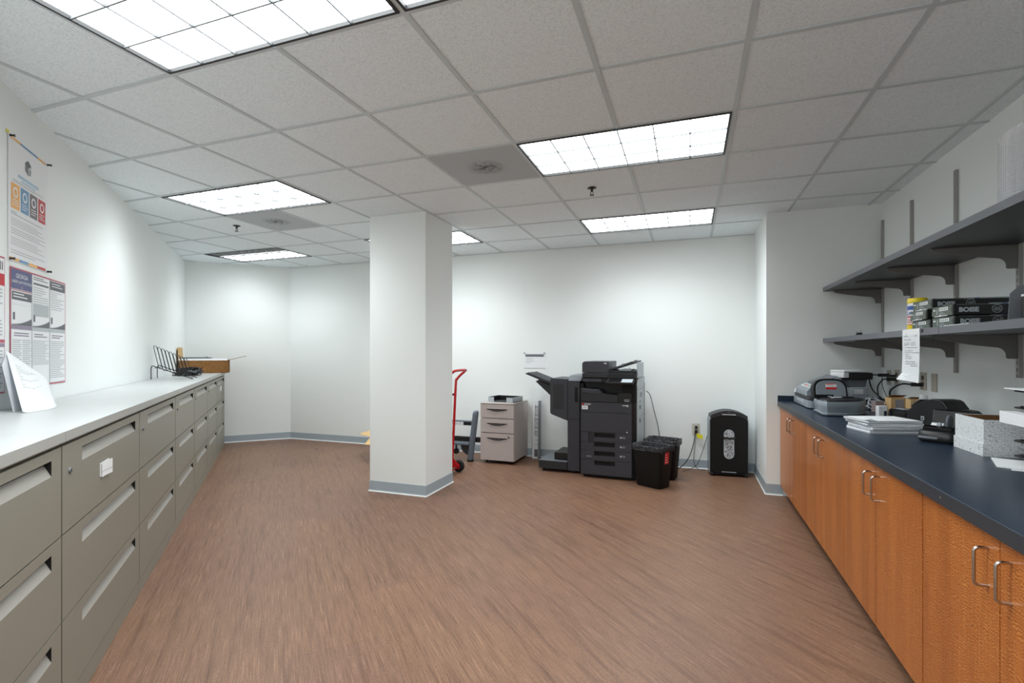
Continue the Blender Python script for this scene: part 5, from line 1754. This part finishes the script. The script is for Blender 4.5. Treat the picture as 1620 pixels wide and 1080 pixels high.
# paper stack: several loose reams piled flat
ang = math.atan2(0.07, 0.27)
off = [(0.0, 0.0, 0.0), (0.006, -0.006, 0.03), (-0.004, 0.008, -0.03), (-0.012, 0.004, 0.05)]
PL = ['bottom bundle of white paper in the pile on the counter', 'second white paper bundle from the bottom of the pile on the counter',
      'third white paper bundle in the pile on the counter', 'top bundle of white paper in the pile, one corner folded up']
z = CZ
for k, (dx, dy, da) in enumerate(off):
    th = (0.019, 0.016, 0.014, 0.012)[k]
    m = MB()
    n = 6
    W_, D_ = 0.279, 0.216
    def sag(x, y): return 0.004 * math.sin(PI * x / W_) * (1 if k % 2 else 0.2)
    grid = [[(W_ * i / n - W_ / 2, D_ * j / n - D_ / 2) for j in range(n + 1)] for i in range(n + 1)]
    top = [[(x, y, th + sag(x + W_ / 2, y) * 0.3) for x, y in r] for r in grid]
    for i in range(n):
        for j in range(n):
            if k == 3 and i == 0 and j == 0:
                a, b, c, d = top[0][0], top[1][0], top[1][1], top[0][1]
                m.face([b, c, d], PAPER)
                m.face([b, (a[0] + 0.018, a[1] + 0.014, a[2] + 0.012), d], PAPER2)
                continue
            m.face([top[i][j], top[i + 1][j], top[i + 1][j + 1], top[i][j + 1]], PAPER)
    def side(p, q):
        L = 5
        for s in range(L):
            za, zb = th * s / L, th * (s + 1) / L
            w1, w2 = 0.0022 * ((s * 7 + k * 3) % 3 - 1), 0.0022 * (((s + 1) * 7 + k * 3) % 3 - 1)
            nx, ny = (q[1] - p[1]), -(q[0] - p[0])
            l = math.hypot(nx, ny); nx /= l; ny /= l
            m.face([(p[0] + nx * w1, p[1] + ny * w1, za), (q[0] + nx * w1, q[1] + ny * w1, za), (q[0] + nx * w2, q[1] + ny * w2, zb), (p[0] + nx * w2, p[1] + ny * w2, zb)], PAPER2)
    c_ = [(-W_ / 2, -D_ / 2), (W_ / 2, -D_ / 2), (W_ / 2, D_ / 2), (-W_ / 2, D_ / 2)]
    for i in range(4): side(c_[i], c_[(i + 1) % 4])
    m.face([(x, y, 0.0) for x, y in c_][::-1], PAPER2)
    o = m.build('paper_bundle', smooth=0)
    o.location = (1.018 + dx, 3.285 + dy, z + 0.0003); o.rotation_euler = (0, 0, ang + da)
    tag(o, PL[k], 'paper', 'white paper pile on the counter')
    z += th + 0.0022

# black label roll dispenser with open lid
t = thing('label_printer', 'low glossy black label printer with open lid beside the crackle box', 'printer', (1.052, 2.985, CZ), math.radians(-39))
def rr3(x0, y0, x1, y1, r, z): return [(x, y, z) for x, y in rrect(x0, y0, x1, y1, r, 4)]
m = MB()
m.loft([rr3(0.008, 0.008, 0.150, 0.19, 0.03, 0.0), rr3(0.0, 0.0, 0.158, 0.20, 0.035, 0.012), rr3(0.002, 0.002, 0.156, 0.198, 0.035, 0.030), rr3(0.004, 0.012, 0.154, 0.196, 0.03, 0.052), rr3(0.014, 0.022, 0.144, 0.186, 0.025, 0.056)], BLACK)
m.build('base', t, smooth=50)
m = MB(); m.loft([rr3(0.01, -0.006, 0.09, 0.03, 0.012, 0.016), rr3(0.008, -0.008, 0.092, 0.03, 0.012, 0.022), rr3(0.012, -0.004, 0.088, 0.03, 0.012, 0.027)], MGREY); m.build('label_lip', t, smooth=50)
m = MB(); m.prism([(0.0, 0.056), (0.05, 0.064), (0.06, 0.074), (0.02, 0.078), (0.0, 0.070)], 0.02, 0.13, BLACKG, axis='x'); m.xf(T(0, 0.03, 0)); m.build('deck', t, bevel=0.002)
m = MB(); m.lathe([(0.010, 0.036), (0.026, 0.036), (0.026, 0.084), (0.010, 0.084)], PAPER, at=(0.0, 0.100, 0.060), seg=24, axis='x'); m.build('label_roll', t)['label'] = 'white label roll'
m = MB(); m.lathe([(0.004, 0.096), (0.034, 0.096), (0.036, 0.100), (0.034, 0.104), (0.004, 0.104)], MGREY, at=(0.0, 0.110, 0.094), seg=28, axis='x'); m.build('spool_disc', t)['label'] = 'grey spool disc standing on edge'
m = MB(); m.prism([(0.165, 0.052), (0.198, 0.050), (0.215, 0.13), (0.200, 0.15), (0.188, 0.14)], 0.008, 0.150, BLACK, axis='x'); m.build('lid', t, bevel=0.006)
m = MB(); m.box((0.066, 0.055, 0.056), (0.084, 0.070, 0.092), LGREY); m.build('paper_tab', t, bevel=0.003)

# crackle-patterned open box
t = thing('storage_box', 'white crackle-patterned open box on the counter, brown inside', 'box', (1.158, 2.622, CZ), 0)
w_, d_, h_ = 0.31, 0.236, 0.153
m = MB()
th = 0.003
e = 0.004
m.box((-0.0, -0.0, 0), (w_ + e * 2, d_ + e * 2, 0.003), CRACK)
m.box((0, 0, 0.003), (w_ + 2 * e, th, 0.052), CRACK); m.box((0, d_ + 2 * e - th, 0.003), (w_ + 2 * e, d_ + 2 * e, 0.052), CRACK)
m.box((0, th, 0.003), (th, d_ + 2 * e - th, 0.052), CRACK); m.box((w_ + 2 * e - th, th, 0.003), (w_ + 2 * e, d_ + 2 * e - th, 0.052), CRACK)
m.build('lid', t, smooth=0)['label'] = 'lid fitted round the bottom of the box'
m = MB()
x0, x1, y0, y1 = e, w_ + e, e, d_ + e
for lo, hi in (((x0, y0, 0.004), (x1, y0 + th, h_)), ((x0, y1 - th, 0.004), (x1, y1, h_)), ((x0, y0 + th, 0.004), (x0 + th, y1 - th, h_)), ((x1 - th, y0 + th, 0.004), (x1, y1 - th, h_))):
    m.box(lo, hi, CRACK)
m.build('body', t, smooth=0)
m = MB()
g = th + 0.0006
m.face([(x0 + g, y1 - g, 0.006), (x1 - g, y1 - g, 0.006), (x1 - g, y1 - g, h_ - 0.002), (x0 + g, y1 - g, h_ - 0.002)], KRAFT)
m.face([(x0 + g, y0 + g, 0.006), (x1 - g, y0 + g, 0.006), (x1 - g, y0 + g, h_ - 0.002), (x0 + g, y0 + g, h_ - 0.002)], KRAFT)
m.face([(x0 + g, y0 + g, 0.006), (x0 + g, y1 - g, 0.006), (x0 + g, y1 - g, h_ - 0.002), (x0 + g, y0 + g, h_ - 0.002)], KRAFT)
m.face([(x1 - g, y0 + g, 0.006), (x1 - g, y1 - g, 0.006), (x1 - g, y1 - g, h_ - 0.002), (x1 - g, y0 + g, h_ - 0.002)], KRAFT)
m.face([(x0 + g, y0 + g, 0.006), (x1 - g, y0 + g, 0.006), (x1 - g, y1 - g, 0.006), (x0 + g, y1 - g, 0.006)], KRAFT)
m.build('lining', t, smooth=0)['label'] = 'plain brown inside'

# black tray tower at the right edge
t = thing('tray_organizer', 'black tiered document tray at the right edge of the counter', 'letter tray', (1.180, 2.200, CZ + 0.0062), 0)
for k, z in enumerate((0.028, 0.086, 0.148, 0.214, 0.278)):
    m = MB()
    pl = [(0.30, 0.0), (0.30, 0.285), (0.03, 0.285)] + [(0.0 + 0.035 - 0.035 * math.sin(a), 0.285 - 0.035 + 0.035 * math.cos(a)) for a in [PI / 2 * q / 5 for q in range(1, 6)]] + [(0.0, 0.06), (0.03, 0.0)]
    m.prism(pl, z, z + 0.005, BLACK)
    m.prism([(0.02, 0.02), (0.29, 0.02), (0.29, 0.26), (0.02, 0.26)], z + 0.005, z + 0.010, BLACKM)
    m.build('tray', t, bevel=0.002, smooth=0)
m = MB()
for y in (0.0, 0.275):
    m.box((0.10, y, 0.0), (0.29, y + 0.006, 0.29), BLACK)
m.box((0.294, 0.0, 0.0), (0.30, 0.281, 0.29), BLACK)
m.build('side_frame', t, smooth=0)
m = MB(); m.tube(smooth_path([(0.06, 0.24, 0.224), (0.055, 0.245, 0.245), (0.085, 0.25, 0.272)], 4), 0.004, BLACK, 6); m.build('tray_riser', t)
for z, dx, w2, h2, lab in ((0.1648, -0.040, 0.22, 0.044, 'thick white block of papers poking out of the middle tray'), (0.2948, -0.026, 0.24, 0.004, 'white sheets on the topmost tray of the black tower')):
    m = MB(); m.box((dx, 0.03, z), (dx + w2, 0.265, z + h2), PAPER)
    if h2 > 0.02:
        m.box((dx + 0.02, 0.2652, z + 0.028), (dx + 0.07, 0.2656, z + 0.030), INK)
    o = m.build('paper_bundle', smooth=0); o.location = (1.180, 2.200, CZ); tag(o, lab, 'paper')
m = MB()
m.prism([(1.098, 2.392), (1.300, 2.300), (1.368, 2.490), (1.168, 2.585)], CZ + 0.0003, CZ + 0.0045, PAPER)
o = m.build('paper_sheets', smooth=0); tag(o, 'white sheets lying on the counter in front of the crackle box', 'paper')
m = MB()
m.prism([(1.120, 2.345), (1.250, 2.300), (1.252, 2.318), (1.130, 2.370)], CZ + 0.0002, CZ + 0.0022, PAPER2)
o = m.build('paper_sheets', smooth=0); tag(o, 'second white sheet sticking out below the sheets before the crackle box', 'paper')

# ------------------------------------------------------------------ on the shelves
SZ = ZL + 0.0004
t = thing('wipes_canister', 'yellow-capped wipes canister left of the paper reams on the lower shelf', 'canister', (1.222, 3.435, SZ), 0)
r0 = 0.046
m = MB(); m.lathe([(r0 - 0.003, 0), (r0, 0.004), (r0, 0.156), (r0 - 0.004, 0.160)], WHITE, seg=32); m.build('body', t)
def band(z0, z1, rr, m_, mt, a0=0.0, a1=360.0, seg=40):
    for k in range(seg):
        u0, u1 = math.radians(a0 + (a1 - a0) * k / seg), math.radians(a0 + (a1 - a0) * (k + 1) / seg)
        m_.face([(rr * math.cos(u0), rr * math.sin(u0), z0), (rr * math.cos(u1), rr * math.sin(u1), z0), (rr * math.cos(u1), rr * math.sin(u1), z1), (rr * math.cos(u0), rr * math.sin(u0), z1)], mt)
m = MB()
band(0.002, 0.034, r0 + 0.0006, m, LYY)
band(0.034, 0.038, r0 + 0.0006, m, LYR)
band(0.076, 0.084, r0 + 0.0006, m, LYR)
band(0.120, 0.142, r0 + 0.0006, m, LYB)
def wrap(ac, rr, z):     # text centred on azimuth ac (degrees), read from outside
    return lambda x, y: (rr * math.cos(math.radians(ac) + x / r0), rr * math.sin(math.radians(ac) + x / r0), z + y)
m.text('Lysol', 0.031, LYB, None, 'CENTER', 0.0010, bend=wrap(212, r0 + 0.0010, 0.094), shear=0.3)
for q in range(3):
    band(0.046 + 0.009 * q, 0.050 + 0.009 * q, r0 + 0.001, m, REDP, 180, 232 - 5 * q, 8)
m.build('label', t, smooth=0)['label'] = 'white, blue, red and yellow printed label'
m = MB(); m.lathe([(r0 - 0.002, 0.158), (r0 + 0.001, 0.161), (r0 + 0.001, 0.178), (r0 - 0.004, 0.186), (0.0, 0.187)], LYY, seg=32); m.build('cap', t)['label'] = 'yellow cap'

def make_ream(label, loc, rz, stripe=True):
    """long side (14 in) along local x, short end at x=0 facing -x"""
    t = thing('paper_ream', label, 'paper ream', loc, rz, 'paper reams on the lower shelf')
    L, W_, H_ = 0.352, 0.215, 0.0505
    m = MB()
    m.box((0.0, -W_, 0), (L, 0.0, H_), REAMK)          # long face with the lettering at y = -W
    m.build('wrapper', t, bevel=0.003, smooth=0)
    m = MB()
    y = -W_ - 0.0006
    m.text('BOISE', 0.028, LGREY, T(0.020, y, 0.014) @ FACE, bold=0.0016)
    cx, cz = 0.158, 0.025
    ring = [(0.019 * math.cos(q * PI / 12), 0.019 * math.sin(q * PI / 12)) for q in range(24)]
    ring2 = [(x * 0.86, z * 0.86) for x, z in ring]
    for k in range(24):
        j = (k + 1) % 24
        m.face([(cx + ring[k][0], y, cz + ring[k][1]), (cx + ring[j][0], y, cz + ring[j][1]), (cx + ring2[j][0], y, cz + ring2[j][1]), (cx + ring2[k][0], y, cz + ring2[k][1])], REAMG)
    for k in range(4):
        m.face([(cx - 0.010 + 0.006 * k, y, cz - 0.010), (cx - 0.007 + 0.006 * k, y, cz - 0.010), (cx - 0.007 + 0.006 * k, y, cz + 0.006 + 0.003 * (k % 2)), (cx - 0.010 + 0.006 * k, y, cz + 0.006 + 0.003 * (k % 2))], REAMG)
    for z0 in (0.0462,):
        m.face([(0.012, y, z0), (L - 0.01, y, z0), (L - 0.01, y, z0 + 0.0012), (0.012, y, z0 + 0.0012)], REAMG)
    m.face([(0.24, y, 0.020), (0.32, y, 0.020), (0.32, y, 0.0235), (0.24, y, 0.0235)], GREENB)
    m.build('side_print', t, smooth=0)['label'] = 'pale grey lettering and round emblem'
    # folded end: green panel with white print, flap edges
    m = MB()
    x = -0.0008
    f = lambda ya, yb, za, zb, mt, dx=0.0: m.face([(x - dx, -ya, za), (x - dx, -yb, za), (x - dx, -yb, zb), (x - dx, -ya, zb)], mt)
    f(0.004, W_ - 0.004, 0.002, H_ - 0.002, GREENB)
    f(0.150, 0.070, 0.026, 0.044, PAPER, 0.0005) if False else f(0.075, 0.165, 0.026, 0.042, PAPER, 0.0005)
    for k in range(5):
        f(0.082 + 0.016 * k, 0.090 + 0.016 * k, 0.029, 0.039, GREENB, 0.0009)
    f(0.048, 0.060, 0.010, 0.038, REAMG, 0.0005)
    f(0.012, 0.036, 0.030, 0.036, PAPER, 0.0005)
    for k in range(3):
        f(0.075, 0.14 - 0.012 * k, 0.008 + 0.005 * k, 0.0105 + 0.005 * k, REAMG, 0.0005)
    m.face([(x - 0.0006, -W_ + 0.004, 0.003), (x - 0.0006, -W_ + 0.004, H_ - 0.003), (x - 0.0006, -W_ + 0.026, H_ / 2)], REAMK)
    f(0.03, 0.16, 0.0, 0.0035, PAPER, 0.0005)
    f(0.075, 0.100, 0.0035, 0.0065, PAPER, 0.0005)
    m.build('end_print', t, smooth=0)['label'] = 'green end panel with white print'
    if stripe:
        m = MB()
        m.box((0.13, -W_ - 0.0008, H_ - 0.0052), (L - 0.03, -W_ + 0.09, H_ + 0.0006), REAMG)
        m.box((0.175, -W_ - 0.0010, H_ - 0.0050), (0.195, -W_ + 0.09, H_ + 0.0009), NAVYP)
        m.build('seal_strip', t, smooth=0)
    return t
hr = 0.0518
make_ream('bottom paper ream of the left stack of three', (1.166, 3.345, SZ), math.radians(1))
make_ream('middle paper ream of the left stack of three', (1.160, 3.352, SZ + hr), math.radians(-1))
make_ream('top paper ream of the left stack of three', (1.166, 3.334, SZ + 2 * hr), math.radians(2))
make_ream('bottom paper ream of the front stack of two', (1.150, 3.060, SZ), math.radians(1))
make_ream('top paper ream of the front stack of two', (1.146, 3.050, SZ + hr), math.radians(-0.5))

# handwritten list hanging from the lower shelf
t = thing('hanging_note', 'handwritten lined sheet hanging from the front of the lower shelf', 'paper', (1.0995, 3.172, 1.411), -PI / 2)
m = MB()
hw, Lh = 0.108, 0.275
nz_ = 14
def off_(v): return -0.0008 - 0.012 * max(0, v - 0.35) ** 2 - 0.0
def P_(u, v, lay=0.0):
    z = 0.002 - Lh * v - (0.004 * u if v > 0.9 else 0)
    extra = -0.020 * max(0, v - 0.86) / 0.14 * max(0, -u)
    return (u * hw - (0.010 * max(0, v - 0.86) / 0.14 if u < -0.5 else 0), off_(v) + extra - lay, z)
for i in range(nz_):
    for j in range(4):
        u0, u1, v0, v1 = -1 + j / 2, -1 + (j + 1) / 2, i / nz_, (i + 1) / nz_
        m.face([P_(u0, v1), P_(u1, v1), P_(u1, v0), P_(u0, v0)], PAPER)
for k in range(26):
    v = 0.12 + k * 0.033
    m.face([P_(-0.98, v + 0.003, .0008), P_(0.98, v + 0.003, .0008), P_(0.98, v, .0008), P_(-0.98, v, .0008)], PALEB)
rnd = random.Random(9)
def scrib(u0, u1, v):
    u = u0
    while u < u1 - 0.03:
        wlen = rnd.uniform(0.10, 0.26)
        x = u
        while x < min(u + wlen, u1):
            hgt = rnd.uniform(0.007, 0.020)
            dv = rnd.uniform(-0.006, 0.006)
            m.face([P_(x, v + dv + 0.004, .0014), P_(x + 0.022, v + dv + 0.004, .0014), P_(x + 0.030, v + dv - hgt, .0014), P_(x + 0.012, v + dv - hgt, .0014)], INKD)
            x += 0.042
        u += wlen + 0.06
for v, a, b in ((0.10, -0.55, -0.40), (0.14, -0.80, -0.25), (0.14, 0.45, 0.75), (0.21, -0.75, 0.05), (0.27, -0.72, -0.10), (0.27, 0.10, 0.55), (0.305, -0.72, -0.10), (0.305, 0.08, 0.60),
                (0.36, -0.78, -0.72), (0.36, -0.62, 0.75), (0.42, -0.78, -0.72), (0.42, -0.62, 0.25), (0.455, -0.78, -0.70), (0.455, -0.6, 0.95), (0.49, -0.78, -0.70), (0.49, -0.55, -0.2), (0.525, -0.6, 0.10), (0.565, -0.6, 0.25),
                (0.63, -0.60, 0.60), (0.67, -0.58, 0.85), (0.71, 0.05, 0.85)):
    scrib(a, b, v)
o = m.build('sheet', t, smooth=0)
m = MB(); m.box((0.112, -0.003, -0.020), (0.140, -0.0005, -0.004), DGREY); m.build('magnet_clip', t, bevel=0.001)

m = MB(); m.box((1.108, 2.62, SZ), (1.143, 2.835, SZ + 0.003), PAPER)
o = m.build('paper_strip', smooth=0); tag(o, 'white paper strip lying at the front edge of the lower shelf before the reams', 'paper')

t = thing('binder_clip', 'small black binder clip on the far end of the lower shelf', 'binder clip', (1.150, 4.20, SZ), math.radians(-60))
m = MB(); m.prism([(-0.012, 0.0), (0.012, 0.0), (0.003, 0.020), (-0.003, 0.020)], -0.02, 0.02, BLACK, axis='y'); m.build('body', t)
m = MB(); m.tube([(0.004, -0.01, 0.018), (0.012, -0.006, 0.034), (0.012, 0.006, 0.034), (0.004, 0.01, 0.018)], 0.0012, STEEL, 6)
m.tube([(-0.004, -0.01, 0.018), (-0.022, -0.006, 0.028), (-0.022, 0.006, 0.028), (-0.004, 0.01, 0.018)], 0.0012, STEEL, 6); m.build('wire_arms', t)

t = thing('bookend', 'grey metal bookend holding the front reams at the right edge', 'bookend', (1.128, 2.385, SZ), 0)
m = MB(); m.prism([(0.0, 0.0), (0.25, 0.0), (0.25, 0.13), (0.035, 0.13), (0.006, 0.10)], 0.0, 0.002, MGREY, axis='y'); m.box((0.0, -0.14, 0), (0.25, 0.0, 0.0015), MGREY); m.build('plate', t, smooth=0)
t = thing('tape_dispenser', 'black tape dispenser beside the bookend at the right edge of the lower shelf', 'tape dispenser', (1.150, 2.300, SZ + 0.0018), 0)
m = MB(); m.prism([(0.0, 0.0), (0.14, 0.0), (0.14, 0.06), (0.10, 0.075), (0.03, 0.06), (0.0, 0.085)], 0.0, 0.055, BLACK, axis='y'); m.build('base', t, bevel=0.004)
m = MB(); m.lathe([(0.012, 0.012), (0.036, 0.012), (0.036, 0.043), (0.012, 0.043)], PAPER2, at=(0.065, 0, 0.082), seg=22, axis='y'); m.build('tape_roll', t)
m = MB(); m.box((-0.004, 0.012, 0.082), (0.012, 0.043, 0.090), LOCK); m.build('cutter', t, smooth=0)

t = thing('bubble_wrap_roll', 'translucent roll of bubble wrap standing on the upper shelf', 'bubble wrap', (1.355, 2.545, ZU + 0.0006), 0)
def roll(rr, h, a0, a1, name, seg=36, wob=0.003):
    m = MB()
    pr = []
    for k in range(seg + 1):
        a = math.radians(a0 + (a1 - a0) * k / seg)
        q = rr + wob * math.sin(k * 1.3) 
        pr.append((q * math.cos(a), q * math.sin(a)))
    nz_ = 12
    for k in range(seg):
        for j in range(nz_):
            za, zb = h * j / nz_, h * (j + 1) / nz_
            m.face([(*pr[k], za), (*pr[k + 1], za), (*pr[k + 1], zb), (*pr[k], zb)], BUBBLE)
    return m.build(name, t, smooth=60, weld=True)
roll(0.168, 0.310, 95, 400, 'outer_layer')
roll(0.135, 0.335, 60, 420, 'middle_layer')
roll(0.105, 0.335, 0, 360, 'inner_layer')

# ------------------------------------------------------------------ camera and view
cam = bpy.data.cameras.new('camera')
cam.sensor_width = 36.0
cam.sensor_fit = 'HORIZONTAL'
cam.lens = 36.0 * 784.6 / 1620.0
cam.shift_y = 17.0 / 1620.0
cam.clip_start = 0.02
co = bpy.data.objects.new('camera', cam)
COL.objects.link(co)
co.location = (0, 0, 1.291)
co.rotation_euler = (PI / 2, 0, 0.34363)
SC.camera = co

wd = bpy.data.worlds.new('world')
SC.world = wd
wd.use_nodes = True
wd.node_tree.nodes['Background'].inputs['Color'].default_value = (0.9, 0.95, 1.0, 1)
wd.node_tree.nodes['Background'].inputs['Strength'].default_value = 0.3

SC.view_settings.view_transform = 'Standard'
SC.view_settings.look = 'None'
SC.view_settings.gamma = 1.0
SC.view_settings.use_curve_mapping = False
SC.view_settings.exposure = 0.66
SC.cycles.max_bounces = 10
SC.cycles.diffuse_bounces = 8
SC.cycles.glossy_bounces = 4
SC.cycles.transparent_max_bounces = 12
SC.cycles.sample_clamp_indirect = 6.0
SC.cycles.use_denoising = True
